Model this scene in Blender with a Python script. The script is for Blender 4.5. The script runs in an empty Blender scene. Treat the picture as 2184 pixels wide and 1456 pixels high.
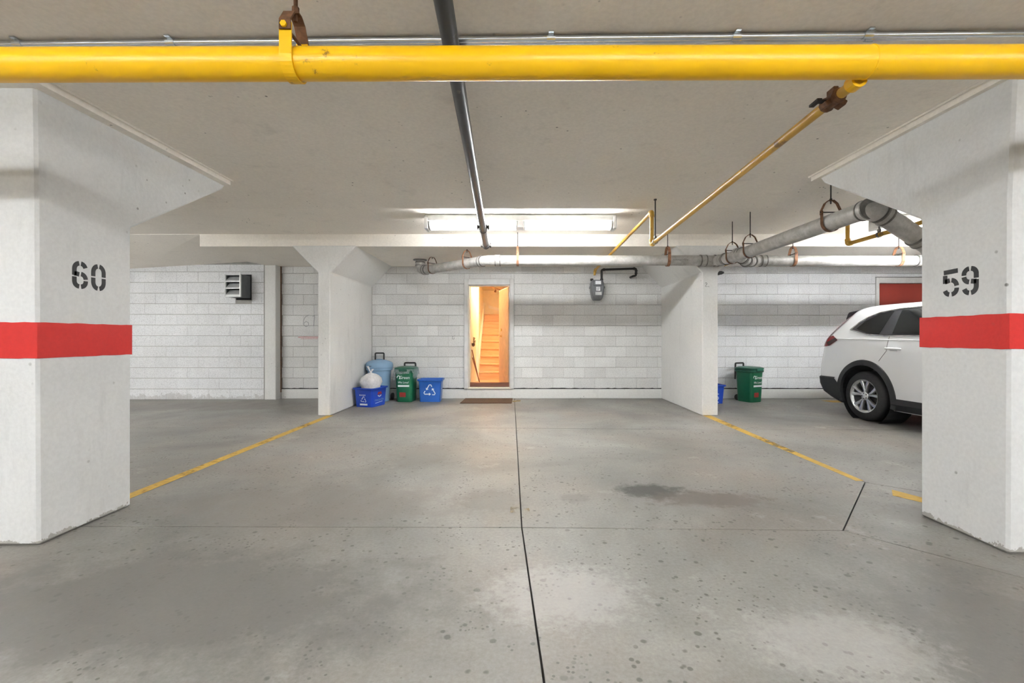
import bpy, bmesh, math, random
from mathutils import Vector, Matrix
random.seed(7)
PI = math.pi
scene = bpy.context.scene
C = scene.collection

# ------------------------------------------------------------------ camera, world, exposure
F, VX, VY, EYE = 970.0, 1105.0, 720.0, 1.18          # focal length and vanishing point in pixels of 2184x1456
cam_d = bpy.data.cameras.new('camera')
cam_d.sensor_width = 36.0
cam_d.lens = F / 2184 * 36
cam_d.shift_x = -(VX - 1092) / 2184
cam_d.shift_y = -(728 - VY) / 2184
cam_d.clip_start = 0.05
cam = bpy.data.objects.new('camera', cam_d)
cam.location = (0, 0, EYE)
cam.rotation_euler = (PI / 2, 0, 0)
C.objects.link(cam)
scene.camera = cam
w = bpy.data.worlds.new('world'); scene.world = w; w.use_nodes = True
w.node_tree.nodes['Background'].inputs[0].default_value = (0.9, 0.95, 1, 1)
w.node_tree.nodes['Background'].inputs[1].default_value = 0.05
scene.view_settings.view_transform = 'Standard'
scene.view_settings.look = 'None'
scene.view_settings.gamma = 1.0
scene.view_settings.use_curve_mapping = False
scene.view_settings.exposure = 2.04
scene.cycles.max_bounces = 8
scene.cycles.use_adaptive_sampling = True
scene.cycles.adaptive_threshold = 0.03
scene.cycles.use_light_tree = False
scene.cycles.diffuse_bounces = 7
scene.cycles.glossy_bounces = 3
scene.cycles.transparent_max_bounces = 6
scene.cycles.caustics_reflective = False
scene.cycles.caustics_refractive = False
LAMP = 36.0           # radiance of the fluorescent diffusers over the stalls
AISLE = 16.5          # those over the driving aisle, its added far row included
WARM = 75.0           # stairwell lamp

WALL_Y = 8.85
SLAB, RECESS, SOFFIT = EYE + 1.45, EYE + 1.57, EYE + 1.385
EDGE, LIGHT_Y = 5.11, 5.85

def pt(px, py, y):
    """point at depth y seen at pixel (px, py)"""
    return Vector(((px - VX) / F * y, y, EYE + (VY - py) / F * y))

# ------------------------------------------------------------------ materials
def nodes_of(name):
    m = bpy.data.materials.new(name); m.use_nodes = True
    nt = m.node_tree
    return m, nt, nt.nodes['Principled BSDF']

def nd(nt, kind, **kw):
    n = nt.nodes.new(kind)
    for k, v in kw.items():
        if k in n.inputs: n.inputs[k].default_value = v
        else: setattr(n, k, v)
    return n

def lk(nt, a, b): nt.links.new(a, b)

def ramp(nt, fac, stops):
    r = nt.nodes.new('ShaderNodeValToRGB')
    e = r.color_ramp.elements
    while len(e) < len(stops): e.new(0.5)
    for i, (p, c) in enumerate(stops):
        e[i].position = p
        e[i].color = (c, c, c, 1) if isinstance(c, (int, float)) else (*c, 1)
    lk(nt, fac, r.inputs[0])
    return r.outputs[0]

def mixc(nt, fac, a, b, mode='MIX'):
    m = nt.nodes.new('ShaderNodeMix'); m.data_type = 'RGBA'; m.blend_type = mode
    for sock, v in ((m.inputs[0], fac), (m.inputs[6], a), (m.inputs[7], b)):
        if hasattr(v, 'is_output') or isinstance(v, bpy.types.NodeSocket): lk(nt, v, sock)
        elif isinstance(v, (int, float)): sock.default_value = v
        else: sock.default_value = (*v, 1)
    return m.outputs[2]

def math_n(nt, op, a, b=None, clamp=False):
    m = nt.nodes.new('ShaderNodeMath'); m.operation = op; m.use_clamp = clamp
    for i, v in enumerate((a, b)):
        if v is None: continue
        if isinstance(v, bpy.types.NodeSocket): lk(nt, v, m.inputs[i])
        else: m.inputs[i].default_value = v
    return m.outputs[0]

_noise = {}
def noise(nt, co, scale, detail=4, rough=0.55, dist=0.0):
    key = (nt.name, id(nt), str(co), scale, detail, rough, dist)
    if key not in _noise:
        n = nd(nt, 'ShaderNodeTexNoise', Scale=scale, Detail=detail, Roughness=rough, Distortion=dist)
        lk(nt, co, n.inputs['Vector'])
        _noise[key] = n.outputs['Fac']
    return _noise[key]

def bump(nt, h, bsdf, strength=0.2, dist=0.01):
    b = nd(nt, 'ShaderNodeBump', Strength=strength, Distance=dist)
    lk(nt, h, b.inputs['Height']); lk(nt, b.outputs[0], bsdf.inputs['Normal'])

def simple(name, col, rough=0.5, metal=0.0, vary=0.12, scale=9.0, spec=0.5, coat=0.0):
    m, nt, b = nodes_of(name)
    tc = nd(nt, 'ShaderNodeTexCoord')
    f = noise(nt, tc.outputs['Object'], scale, 5)
    lo = tuple(c * (1 - vary) for c in col); hi = tuple(min(1, c * (1 + vary)) for c in col)
    lk(nt, ramp(nt, f, [(0.3, lo), (0.7, hi)]), b.inputs['Base Color'])
    b.inputs['Roughness'].default_value = rough; b.inputs['Metallic'].default_value = metal
    b.inputs['Specular IOR Level'].default_value = spec
    b.inputs['Coat Weight'].default_value = coat
    return m

def emis(name, col, s):
    m, nt, b = nodes_of(name)
    b.inputs['Base Color'].default_value = (*col, 1)
    b.inputs['Emission Color'].default_value = (*col, 1)
    b.inputs['Emission Strength'].default_value = s
    return m

def painted_concrete(name, col, speck=0.9, stain=0.12, pit_scale=22, band=None, rough=0.75):
    m, nt, b = nodes_of(name)
    tc = nd(nt, 'ShaderNodeTexCoord'); co = tc.outputs['Object']
    big = noise(nt, co, 0.7, 5, 0.6)
    fine = noise(nt, co, 45, 3)
    c = ramp(nt, big, [(0.3, tuple(x * (1 - stain) for x in col)), (0.65, col)])
    c = mixc(nt, 0.10, c, ramp(nt, fine, [(0.35, 0.35), (0.65, 1.0)]), 'MULTIPLY')
    # small bug holes in the cast surface
    v = nd(nt, 'ShaderNodeTexVoronoi', Scale=pit_scale, Randomness=1.0); lk(nt, co, v.inputs['Vector'])
    dot = ramp(nt, v.outputs['Distance'], [(0.07, 1.0), (0.13, 0.0)])
    msk = ramp(nt, noise(nt, co, 2.3, 3), [(0.54, 0.0), (0.66, 1.0)])
    pit = math_n(nt, 'MULTIPLY', dot, msk)
    pit = math_n(nt, 'MULTIPLY', pit, speck)
    c = mixc(nt, pit, c, (0.10, 0.09, 0.08))
    # long faint scuffs
    mp = nd(nt, 'ShaderNodeMapping'); mp.inputs['Scale'].default_value = (1.0, 1.0, 0.25); lk(nt, co, mp.inputs['Vector'])
    sc = ramp(nt, noise(nt, mp.outputs[0], 3.0, 8, 0.75), [(0.56, 0.0), (0.74, 0.45)])
    c = mixc(nt, sc, c, tuple(x * 0.62 for x in col))
    if band:                                     # chipped grey foot of the shaft
        sep = nd(nt, 'ShaderNodeSeparateXYZ'); lk(nt, co, sep.inputs[0])
        edge = math_n(nt, 'MULTIPLY_ADD', noise(nt, co, 14, 5, 0.7), -0.16)
        edge.node.inputs[2].default_value = 0.085 + band
        low = math_n(nt, 'LESS_THAN', sep.outputs[2], edge)
        chip = math_n(nt, 'MULTIPLY', low, 0.8)
        c = mixc(nt, chip, c, (0.33, 0.31, 0.28))
    lk(nt, c, b.inputs['Base Color'])
    b.inputs['Roughness'].default_value = rough
    b.inputs['Specular IOR Level'].default_value = 0.3
    bump(nt, math_n(nt, 'SUBTRACT', fine, pit), b, 0.15, 0.006)
    return m

def block_paint(name, lo, hi):
    m, nt, b = nodes_of(name)
    tc = nd(nt, 'ShaderNodeTexCoord'); geo = nd(nt, 'ShaderNodeNewGeometry'); oi = nd(nt, 'ShaderNodeObjectInfo')
    co = geo.outputs['Position']
    c = ramp(nt, oi.outputs['Random'], [(0.0, lo), (0.55, tuple((a + d) / 2 for a, d in zip(lo, hi))), (1.0, hi)])
    big = noise(nt, co, 1.3, 6, 0.65)
    c = mixc(nt, 0.55, c, ramp(nt, big, [(0.32, 0.78), (0.62, 1.0)]), 'MULTIPLY')
    por = noise(nt, co, 60, 4, 0.7)
    c = mixc(nt, 0.55, c, ramp(nt, por, [(0.36, 0.55), (0.52, 1.0)]), 'MULTIPLY')
    sep = nd(nt, 'ShaderNodeSeparateXYZ'); lk(nt, co, sep.inputs[0])
    # dirt splashed up from the floor, with a ragged edge of its own
    k = math_n(nt, 'MULTIPLY_ADD', noise(nt, co, 7, 6, 0.75), 0.55); k.node.inputs[2].default_value = -0.20
    d = math_n(nt, 'GREATER_THAN', k, sep.outputs[2])
    c = mixc(nt, math_n(nt, 'MULTIPLY', d, 0.35), c, (0.30, 0.28, 0.25))
    lk(nt, c, b.inputs['Base Color'])
    b.inputs['Roughness'].default_value = 0.7; b.inputs['Specular IOR Level'].default_value = 0.3
    bump(nt, por, b, 0.35, 0.004)
    return m

def floor_mat():
    m, nt, b = nodes_of('floor_concrete')
    geo = nd(nt, 'ShaderNodeNewGeometry'); co = geo.outputs['Position']
    big = noise(nt, co, 0.55, 6, 0.6, 0.4)
    c = ramp(nt, big, [(0.30, (0.165, 0.160, 0.148)), (0.5, (0.275, 0.268, 0.248)), (0.70, (0.385, 0.377, 0.352))])
    mp = nd(nt, 'ShaderNodeMapping'); mp.inputs['Scale'].default_value = (1.0, 0.45, 1.0); mp.inputs['Rotation'].default_value = (0, 0, 0.7)
    lk(nt, co, mp.inputs['Vector'])
    sw = noise(nt, mp.outputs[0], 2.2, 6, 0.68, 0.6)
    c = mixc(nt, 0.55, c, ramp(nt, sw, [(0.3, 0.66), (0.7, 1.16)]), 'MULTIPLY')
    tint = noise(nt, co, 0.8, 3)
    c = mixc(nt, ramp(nt, tint, [(0.46, 0.0), (0.70, 0.42)]), c, (0.33, 0.265, 0.22))
    fine = noise(nt, co, 55, 4, 0.7)
    c = mixc(nt, 0.5, c, ramp(nt, fine, [(0.3, 0.62), (0.7, 1.16)]), 'MULTIPLY')
    pale = ramp(nt, noise(nt, co, 1.6, 6, 0.75), [(0.60, 0.0), (0.75, 0.5)])
    c = mixc(nt, pale, c, (0.50, 0.49, 0.47))
    # spatters
    for sc, lo, hi, mk in ((7, 0.08, 0.12, 0.42), (15, 0.12, 0.18, 0.44), (34, 0.17, 0.25, 0.50)):
        v = nd(nt, 'ShaderNodeTexVoronoi', Scale=sc, Randomness=1.0); lk(nt, co, v.inputs['Vector'])
        dd = math_n(nt, 'ADD', v.outputs['Distance'], math_n(nt, 'MULTIPLY', math_n(nt, 'SUBTRACT', noise(nt, co, sc * 3, 2), 0.5), 0.12))
        dot = ramp(nt, dd, [(lo, 0.75), (hi, 0.0)])
        k = ramp(nt, noise(nt, co, 1.9 + sc * 0.05, 2), [(mk, 0.0), (mk + 0.08, 1.0)])
        c = mixc(nt, math_n(nt, 'MULTIPLY', dot, k), c, (0.085, 0.078, 0.07))
    # oil stains, plus broad darker and paler patches at set spots
    def blot(x, y, rx, ry, col, amt, ns=5):
        nonlocal c
        sub = nd(nt, 'ShaderNodeMapping'); sub.vector_type = 'POINT'
        sub.inputs['Location'].default_value = (-x / rx, -y / ry, 0); sub.inputs['Scale'].default_value = (1 / rx, 1 / ry, 0)
        lk(nt, co, sub.inputs['Vector'])
        ln = nd(nt, 'ShaderNodeVectorMath'); ln.operation = 'LENGTH'; lk(nt, sub.outputs[0], ln.inputs[0])
        d = math_n(nt, 'ADD', ln.outputs['Value'], math_n(nt, 'MULTIPLY', math_n(nt, 'SUBTRACT', noise(nt, co, ns, 6, 0.72), 0.5), 1.9))
        c = mixc(nt, ramp(nt, d, [(0.55, amt), (1.0, 0.0)]), c, col)
    blot(1.02, 3.50, 0.30, 0.20, (0.06, 0.057, 0.05), 0.9, 8)
    blot(1.38, 3.34, 0.50, 0.20, (0.13, 0.108, 0.092), 0.75, 8)
    blot(1.55, 3.30, 0.22, 0.16, (0.16, 0.135, 0.12), 0.6, 8)
    blot(0.42, 3.34, 0.14, 0.12, (0.17, 0.16, 0.15), 0.55, 16)
    blot(-0.95, 4.60, 0.40, 0.55, (0.19, 0.175, 0.155), 0.55, 8)
    blot(-0.20, 3.30, 0.30, 0.30, (0.16, 0.15, 0.14), 0.5, 16)
    blot(-0.70, 7.10, 0.45, 0.35, (0.22, 0.20, 0.18), 0.5, 8)
    blot(6.0, 5.9, 1.6, 0.7, (0.16, 0.15, 0.14), 0.5, 3)
    blot(2.62, 3.05, 0.30, 0.22, (0.17, 0.16, 0.15), 0.6, 16)
    blot(-1.6, 2.05, 1.5, 0.55, (0.155, 0.148, 0.136), 0.8, 3)
    blot(2.1, 1.7, 0.8, 0.7, (0.15, 0.143, 0.132), 0.75, 3)
    blot(-1.5, 3.2, 1.3, 0.5, (0.19, 0.176, 0.160), 0.6, 3)
    blot(0.20, 2.10, 0.42, 0.30, (0.50, 0.49, 0.47), 0.38, 16)
    blot(1.25, 1.75, 0.40, 0.25, (0.50, 0.49, 0.47), 0.30, 16)
    blot(-5.2, 7.9, 2.0, 0.6, (0.20, 0.185, 0.165), 0.6, 3)
    lk(nt, c, b.inputs['Base Color'])
    lk(nt, ramp(nt, sw, [(0.3, 0.42), (0.7, 0.62)]), b.inputs['Roughness'])
    b.inputs['Specular IOR Level'].default_value = 0.35
    bump(nt, fine, b, 0.12, 0.004)
    return m

def worn_paint(name, col, amount):
    """thin road paint that has worn through to the slab"""
    m, nt, b = nodes_of(name)
    geo = nd(nt, 'ShaderNodeNewGeometry'); co = geo.outputs['Position']
    n1 = noise(nt, co, 5, 8, 0.75); n2 = noise(nt, co, 1.1, 4)
    s = math_n(nt, 'ADD', math_n(nt, 'MULTIPLY', n1, 0.7), math_n(nt, 'MULTIPLY', n2, 0.6))
    lk(nt, ramp(nt, s, [(amount, 0.0), (amount + 0.13, 0.92)]), b.inputs['Alpha'])
    lk(nt, ramp(nt, noise(nt, co, 20, 4), [(0.3, tuple(x * 0.75 for x in col)), (0.7, col)]), b.inputs['Base Color'])
    b.inputs['Roughness'].default_value = 0.7
    return m

def pipe_paint(name, col, rust, amt=0.62, rough=0.33):
    m, nt, b = nodes_of(name)
    tc = nd(nt, 'ShaderNodeTexCoord'); co = tc.outputs['Object']
    n = noise(nt, co, 7, 8, 0.72)
    c = ramp(nt, noise(nt, co, 3, 4), [(0.3, tuple(x * 0.9 for x in col)), (0.7, col)])
    c = mixc(nt, ramp(nt, n, [(amt, 0.0), (amt + 0.06, 0.85)]), c, rust)
    lk(nt, c, b.inputs['Base Color'])
    b.inputs['Roughness'].default_value = rough
    bump(nt, n, b, 0.08, 0.004)
    return m

def galvanised():
    m, nt, b = nodes_of('drain_metal')
    tc = nd(nt, 'ShaderNodeTexCoord'); co = tc.outputs['Object']
    n = noise(nt, co, 9, 8, 0.7)
    c = ramp(nt, n, [(0.3, (0.30, 0.285, 0.26)), (0.6, (0.50, 0.49, 0.47)), (0.75, (0.62, 0.62, 0.61))])
    lk(nt, c, b.inputs['Base Color'])
    b.inputs['Metallic'].default_value = 0.25; b.inputs['Roughness'].default_value = 0.5
    bump(nt, n, b, 0.1, 0.004)
    return m

def wood(name, lo, hi, sc=(1.5, 22, 22), rough=0.4):
    m, nt, b = nodes_of(name)
    tc = nd(nt, 'ShaderNodeTexCoord')
    mp = nd(nt, 'ShaderNodeMapping'); mp.inputs['Scale'].default_value = sc; lk(nt, tc.outputs['Object'], mp.inputs['Vector'])
    lk(nt, ramp(nt, noise(nt, mp.outputs[0], 2.0, 6, 0.6), [(0.3, lo), (0.7, hi)]), b.inputs['Base Color'])
    b.inputs['Roughness'].default_value = rough
    return m

M = {
 'floor': floor_mat(),
 'joint': simple('joint_filler', (0.045, 0.042, 0.04), 0.95),
 'ceiling': painted_concrete('ceiling_paint', (0.92, 0.87, 0.795), 1.0, 0.07, 13),
 'column': painted_concrete('column_paint', (0.735, 0.742, 0.738), 0.8, 0.08, 11, band=0.02),
 'wall': painted_concrete('wall_paint', (0.78, 0.775, 0.755), 0.6, 0.08, 12),
 'block': block_paint('block_paint', (0.705, 0.70, 0.69), (0.81, 0.81, 0.80)),
 'block_left': block_paint('block_paint_pale', (0.82, 0.825, 0.84), (0.86, 0.865, 0.88)),  # paler, slightly bluish blocks of the louvre and car bay walls
 'wall_end': painted_concrete('end_wall_paint', (0.88, 0.875, 0.86), 0.5, 0.05, 12),
 'mortar': simple('mortar', (0.36, 0.35, 0.33), 0.9),
 'red': painted_concrete('red_band_paint', (0.66, 0.030, 0.024), 0.5, 0.14, 8, rough=0.6),
 'stencil': simple('stencil_black', (0.035, 0.035, 0.037), 0.7),
 'pencil': simple('pencil_grey', (0.38, 0.38, 0.40), 0.8),
 'redmark': simple('red_chalk', (0.62, 0.35, 0.36), 0.8),
 'yline': worn_paint('yellow_floor_paint', (0.70, 0.44, 0.08), 0.50),
 'yline_worn': worn_paint('yellow_floor_paint_worn', (0.66, 0.47, 0.16), 0.70),
 'ypipe': pipe_paint('yellow_gas_paint', (0.92, 0.52, 0.003), (0.18, 0.07, 0.02), 0.645),
 'ypipe2': pipe_paint('yellow_branch_paint', (0.62, 0.36, 0.045), (0.22, 0.12, 0.04), 0.60, 0.42),
 'rust': simple('rusty_steel', (0.16, 0.075, 0.035), 0.75, 0.2, 0.5, 30),
 'copper': simple('rusty_orange_strap', (0.30, 0.145, 0.075), 0.6, 0.3, 0.4, 25),
 'darkiron': simple('dark_iron', (0.045, 0.040, 0.037), 0.55, 0.5, 0.4, 18),
 'blackpipe': pipe_paint('black_steel_pipe', (0.045, 0.047, 0.050), (0.20, 0.16, 0.14), 0.64, 0.30),
 'drain': galvanised(),
 'drainjoint': simple('drain_coupling', (0.20, 0.19, 0.175), 0.4, 0.7, 0.4, 14),
 'conduit': simple('conduit_zinc', (0.70, 0.74, 0.77), 0.22, 0.95, 0.08, 10),
 'fixture': simple('fixture_enamel', (0.72, 0.72, 0.71), 0.45),
 'lens': emis('fluorescent_tube', (0.965, 0.985, 1.0), LAMP),
 'lens_aisle': emis('fluorescent_tube_aisle', (0.955, 0.98, 1.0), AISLE), 'acrylic': None,
 'frame': simple('door_frame_grey', (0.64, 0.64, 0.63), 0.5, 0, 0.08),
 'cream': simple('cream_paint', (0.80, 0.70, 0.52), 0.7, 0, 0.04),
 'trimwhite': simple('white_trim', (0.82, 0.78, 0.70), 0.5, 0, 0.04),
 'oak': wood('stair_wood', (0.58, 0.33, 0.16), (0.72, 0.46, 0.25), (1.2, 14, 14)),
 'threshold': wood('dark_threshold', (0.13, 0.05, 0.03), (0.22, 0.085, 0.05), (2, 20, 20)),
 'doorleaf': simple('door_leaf_beige', (0.60, 0.42, 0.28), 0.5),
 'brass': simple('brass', (0.80, 0.60, 0.28), 0.25, 1.0),
 'steel': simple('steel', (0.55, 0.55, 0.56), 0.3, 1.0),
 'reddoor': simple('red_door_paint', (0.33, 0.045, 0.030), 0.5, 0, 0.08, 3),
 'mat': simple('brown_door_mat', (0.10, 0.055, 0.030), 0.95, 0, 0.45, 60),
 'bluebox': simple('recycling_blue', (0.010, 0.055, 0.43), 0.38, 0, 0.10, 4),
 'bluebox2': simple('recycling_blue_faded', (0.012, 0.10, 0.42), 0.42, 0, 0.10, 4),
 'palecan': simple('pale_blue_plastic', (0.22, 0.36, 0.52), 0.45, 0, 0.08, 4),
 'green': simple('green_bin_plastic', (0.008, 0.135, 0.062), 0.36, 0, 0.10, 4),
 'green_dark': simple('green_lid_plastic', (0.012, 0.105, 0.062), 0.36, 0, 0.10, 4),
 'blackplastic': simple('black_plastic', (0.022, 0.022, 0.023), 0.45),
 'white_print': simple('white_print', (0.80, 0.82, 0.84), 0.6, 0, 0.04),
 'red_print': simple('red_print', (0.30, 0.025, 0.020), 0.6),
 'bag': None, 'linerbag': None,
 'metergrey': simple('meter_grey', (0.15, 0.155, 0.165), 0.5, 0.1, 0.12, 30),
 'blackiron': simple('black_iron_pipe', (0.018, 0.016, 0.015), 0.5),
 'louvre': simple('louvre_aluminium', (0.62, 0.63, 0.63), 0.45, 0.2),
 'louvre_side': simple('louvre_grey_side', (0.13, 0.14, 0.15), 0.5, 0.2),
 'louvre_dark': simple('louvre_inside', (0.02, 0.02, 0.022), 0.8),
 'carwhite': simple('car_white_paint', (0.80, 0.81, 0.82), 0.22, 0, 0.01, 1, 0.5, 0.7),
 'carblack': simple('car_black_cladding', (0.024, 0.025, 0.027), 0.5, 0, 0.1, 20),
 'carpillar': simple('car_gloss_black', (0.045, 0.045, 0.05), 0.3),
 'glass': simple('tinted_glass', (0.010, 0.011, 0.012), 0.05, 0, 0.05, 1, 0.6),
 'chrome': simple('chrome_trim', (0.72, 0.73, 0.74), 0.12, 1.0, 0.03),
 'tail': simple('tail_lamp_red', (0.22, 0.008, 0.012), 0.10, 0, 0.1, 6, 0.6, 0.6),
 'taildark': simple('tail_lamp_dark', (0.045, 0.006, 0.008), 0.10, 0, 0.1, 6, 0.6, 0.6),
 'headlamp': simple('head_lamp_clear', (0.55, 0.57, 0.6), 0.08, 0.3),
 'tyre': simple('tyre_rubber', (0.014, 0.014, 0.015), 0.65, 0, 0.2, 30),
 'alloy': simple('alloy_silver', (0.66, 0.67, 0.68), 0.28, 0.85, 0.04),
 'brown_board': wood('brown_board', (0.10, 0.055, 0.03), (0.20, 0.11, 0.06), (3, 18, 18), 0.7),
 'leaf': simple('dried_flowers', (0.26, 0.16, 0.07), 0.8, 0, 0.5, 40),
}
def bag_mat(name, col, alpha):
    m, nt, b = nodes_of(name)
    tc = nd(nt, 'ShaderNodeTexCoord')
    f = noise(nt, tc.outputs['Object'], 22, 6, 0.7, 0.8)
    lk(nt, ramp(nt, f, [(0.3, tuple(c * 0.75 for c in col)), (0.65, col)]), b.inputs['Base Color'])
    b.inputs['Roughness'].default_value = 0.3
    b.inputs['Transmission Weight'].default_value = 0.0
    b.inputs['Subsurface Weight'].default_value = 0.0
    b.inputs['Alpha'].default_value = alpha
    bump(nt, f, b, 0.7, 0.02)
    return m
M['bag'] = bag_mat('white_bag_film', (0.80, 0.78, 0.78), 1.0)
M['acrylic'] = emis('clear_acrylic', (0.9, 0.9, 0.9), 0.0)
M['acrylic'].node_tree.nodes['Principled BSDF'].inputs['Alpha'].default_value = 0.12
M['acrylic'].node_tree.nodes['Principled BSDF'].inputs['Roughness'].default_value = 0.15
M['linerbag'] = bag_mat('clear_liner_film', (0.62, 0.72, 0.72), 0.35)

# ------------------------------------------------------------------ mesh helpers
class MB:
    def __init__(s): s.v = []; s.f = []
    def add(s, vs, fs):
        o = len(s.v); s.v += [Vector(p) for p in vs]; s.f += [tuple(i + o for i in f) for f in fs]; return s
    def box(s, x0, x1, y0, y1, z0, z1):
        return s.add([(x, y, z) for z in (z0, z1) for y in (y0, y1) for x in (x0, x1)],
                     [(0, 2, 3, 1), (4, 5, 7, 6), (0, 1, 5, 4), (2, 6, 7, 3), (0, 4, 6, 2), (1, 3, 7, 5)])
    def obox(s, c, ax, ay, az, sx, sy, sz):
        c, ax, ay, az = Vector(c), Vector(ax), Vector(ay), Vector(az)
        vs = [c + ax * (i * sx / 2) + ay * (j * sy / 2) + az * (k * sz / 2) for k in (-1, 1) for j in (-1, 1) for i in (-1, 1)]
        return s.add(vs, [(0, 2, 3, 1), (4, 5, 7, 6), (0, 1, 5, 4), (2, 6, 7, 3), (0, 4, 6, 2), (1, 3, 7, 5)])
    def loft(s, rings, caps=(True, True), closed=True):
        n = len(rings[0]); vs = [p for r in rings for p in r]; fs = []
        for i in range(len(rings) - 1):
            for j in range(n if closed else n - 1):
                k = (j + 1) % n
                fs.append((i * n + j, i * n + k, (i + 1) * n + k, (i + 1) * n + j))
        if caps[0]: fs.append(tuple(range(n - 1, -1, -1)))
        if caps[1]: fs.append(tuple((len(rings) - 1) * n + j for j in range(n)))
        return s.add(vs, fs)
    def tube(s, pts, r, n=14, caps=(True, True), flat=None):
        pts = [Vector(p) for p in pts]; rings = []
        t0 = (pts[1] - pts[0]).normalized()
        up = Vector((0, 0, 1)) if abs(t0.z) < 0.9 else Vector((1, 0, 0))
        u = t0.cross(up).normalized()
        for i, p in enumerate(pts):
            a = (p - pts[i - 1]).normalized() if i else t0
            b = (pts[i + 1] - p).normalized() if i < len(pts) - 1 else a
            t = (a + b).normalized() if (a + b).length > 1e-6 else a
            u = (u - t * u.dot(t)).normalized(); v = t.cross(u)
            rr = r[i] if isinstance(r, (list, tuple)) else r
            k = 1 / max(0.5, math.cos(a.angle(b) / 2)) if 0 < i < len(pts) - 1 and a.angle(b) > 1e-4 else 1
            rings.append([p + (u * math.cos(q) + v * math.sin(q)) * rr for q in (2 * PI * j / n for j in range(n))])
        return s.loft(rings, caps)
    def lathe(s, prof, n=32, c=(0, 0, 0), axis='z', caps=(True, True)):
        rings = []
        for r, h in prof:
            ring = []
            for j in range(n):
                a = 2 * PI * j / n; x, y = r * math.cos(a), r * math.sin(a)
                p = {'z': (x, y, h), 'x': (h, x, y), 'y': (y, h, x)}[axis]
                ring.append((p[0] + c[0], p[1] + c[1], p[2] + c[2]))
            rings.append([Vector(q) for q in ring])
        return s.loft(rings, caps)
    def prism(s, poly, vec):
        a = [Vector(p) for p in poly]; b = [p + Vector(vec) for p in a]
        return s.loft([a, b])
    def build(s, name, mat, parent=None, world=False, smooth=None, bevel=0.0, seg=1):
        me = bpy.data.meshes.new(name)
        me.from_pydata([tuple(p) for p in s.v], [], s.f)
        bm = bmesh.new(); bm.from_mesh(me)
        bmesh.ops.recalc_face_normals(bm, faces=bm.faces); bm.to_mesh(me); bm.free()
        if smooth:
            me.shade_smooth(); me.set_sharp_from_angle(angle=math.radians(smooth))
        me.materials.append(M[mat] if isinstance(mat, str) else mat)
        o = bpy.data.objects.new(name, me); C.objects.link(o)
        if parent is not None:
            o.parent = parent
            if world:
                r = parent
                off = Vector((0, 0, 0))
                while r is not None: off += r.location; r = r.parent
                o.location = -off
        if bevel:
            b = o.modifiers.new('bevel', 'BEVEL'); b.width = bevel; b.segments = seg; b.limit_method = 'ANGLE'; b.angle_limit = math.radians(40)
        return o

def tag(o, label, cat=None, group=None, kind=None):
    o['label'] = label
    if cat: o['category'] = cat
    if group: o['group'] = group
    if kind: o['kind'] = kind
    return o

def thing(name, label, cat, loc=(0, 0, 0), rotz=0, group=None, kind=None):
    o = bpy.data.objects.new(name, None); C.objects.link(o)
    o.location = loc; o.rotation_euler = (0, 0, rotz); o.empty_display_size = 0.1
    return tag(o, label, cat, group, kind)

def struct(o, label=None):
    o['kind'] = 'structure'
    if label: o['label'] = label
    return o

def copy_tree(o, parent=None):
    c = o.copy(); C.objects.link(c); c.parent = parent
    for ch in list(o.children): copy_tree(ch, c)
    return c

def fillet(pts, r, n=6):
    pts = [Vector(p) for p in pts]; out = [pts[0]]
    for i in range(1, len(pts) - 1):
        p, a, b = pts[i], (pts[i - 1] - pts[i]), (pts[i + 1] - pts[i])
        la, lb = a.length, b.length; a.normalize(); b.normalize()
        ang = a.angle(b)
        if ang > PI - 0.02: out.append(p); continue
        d = min(r / math.tan(ang / 2), la * 0.49, lb * 0.49)
        p0, p1 = p + a * d, p + b * d
        for k in range(n + 1):
            t = k / n
            out.append(p0 * (1 - t) ** 2 + p * (2 * t * (1 - t)) + p1 * t * t)
    out.append(pts[-1])
    return out

def rrect(w, d, r, z, n=5, cx=0, cy=0):
    out = []
    for sx, sy, a0 in ((1, 1, 0), (-1, 1, PI / 2), (-1, -1, PI), (1, -1, 1.5 * PI)):
        for k in range(n + 1):
            a = a0 + PI / 2 * k / n
            out.append(Vector((cx + sx * (w / 2 - r) + r * math.cos(a), cy + sy * (d / 2 - r) + r * math.sin(a), z)))
    return out

def stroke(mb, pts, wid, org, U, V, N, thick=0.0015, taper=None):
    """flat painted stroke: 2-D centre line (u, v) laid on the plane org + u*U + v*V"""
    org, U, V, N = Vector(org), Vector(U), Vector(V), Vector(N)
    P = [Vector((p[0], p[1])) for p in pts]
    L, R = [], []
    for i, p in enumerate(P):
        a = (P[min(i + 1, len(P) - 1)] - P[max(i - 1, 0)]).normalized()
        nrm = Vector((-a.y, a.x)) * wid / 2
        L.append(p + nrm); R.append(p - nrm)
    def T(q, k): return org + U * q.x + V * q.y + N * k
    rings = []
    for l, r in zip(L, R):
        rings.append([T(l, 0.0002), T(r, 0.0002), T(r, thick), T(l, thick)])
    mb.loft(rings)

def arc(cx, cy, rx, ry, a0, a1, n=8):
    return [(cx + rx * math.cos(math.radians(a0 + (a1 - a0) * k / n)), cy + ry * math.sin(math.radians(a0 + (a1 - a0) * k / n))) for k in range(n + 1)]

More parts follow.
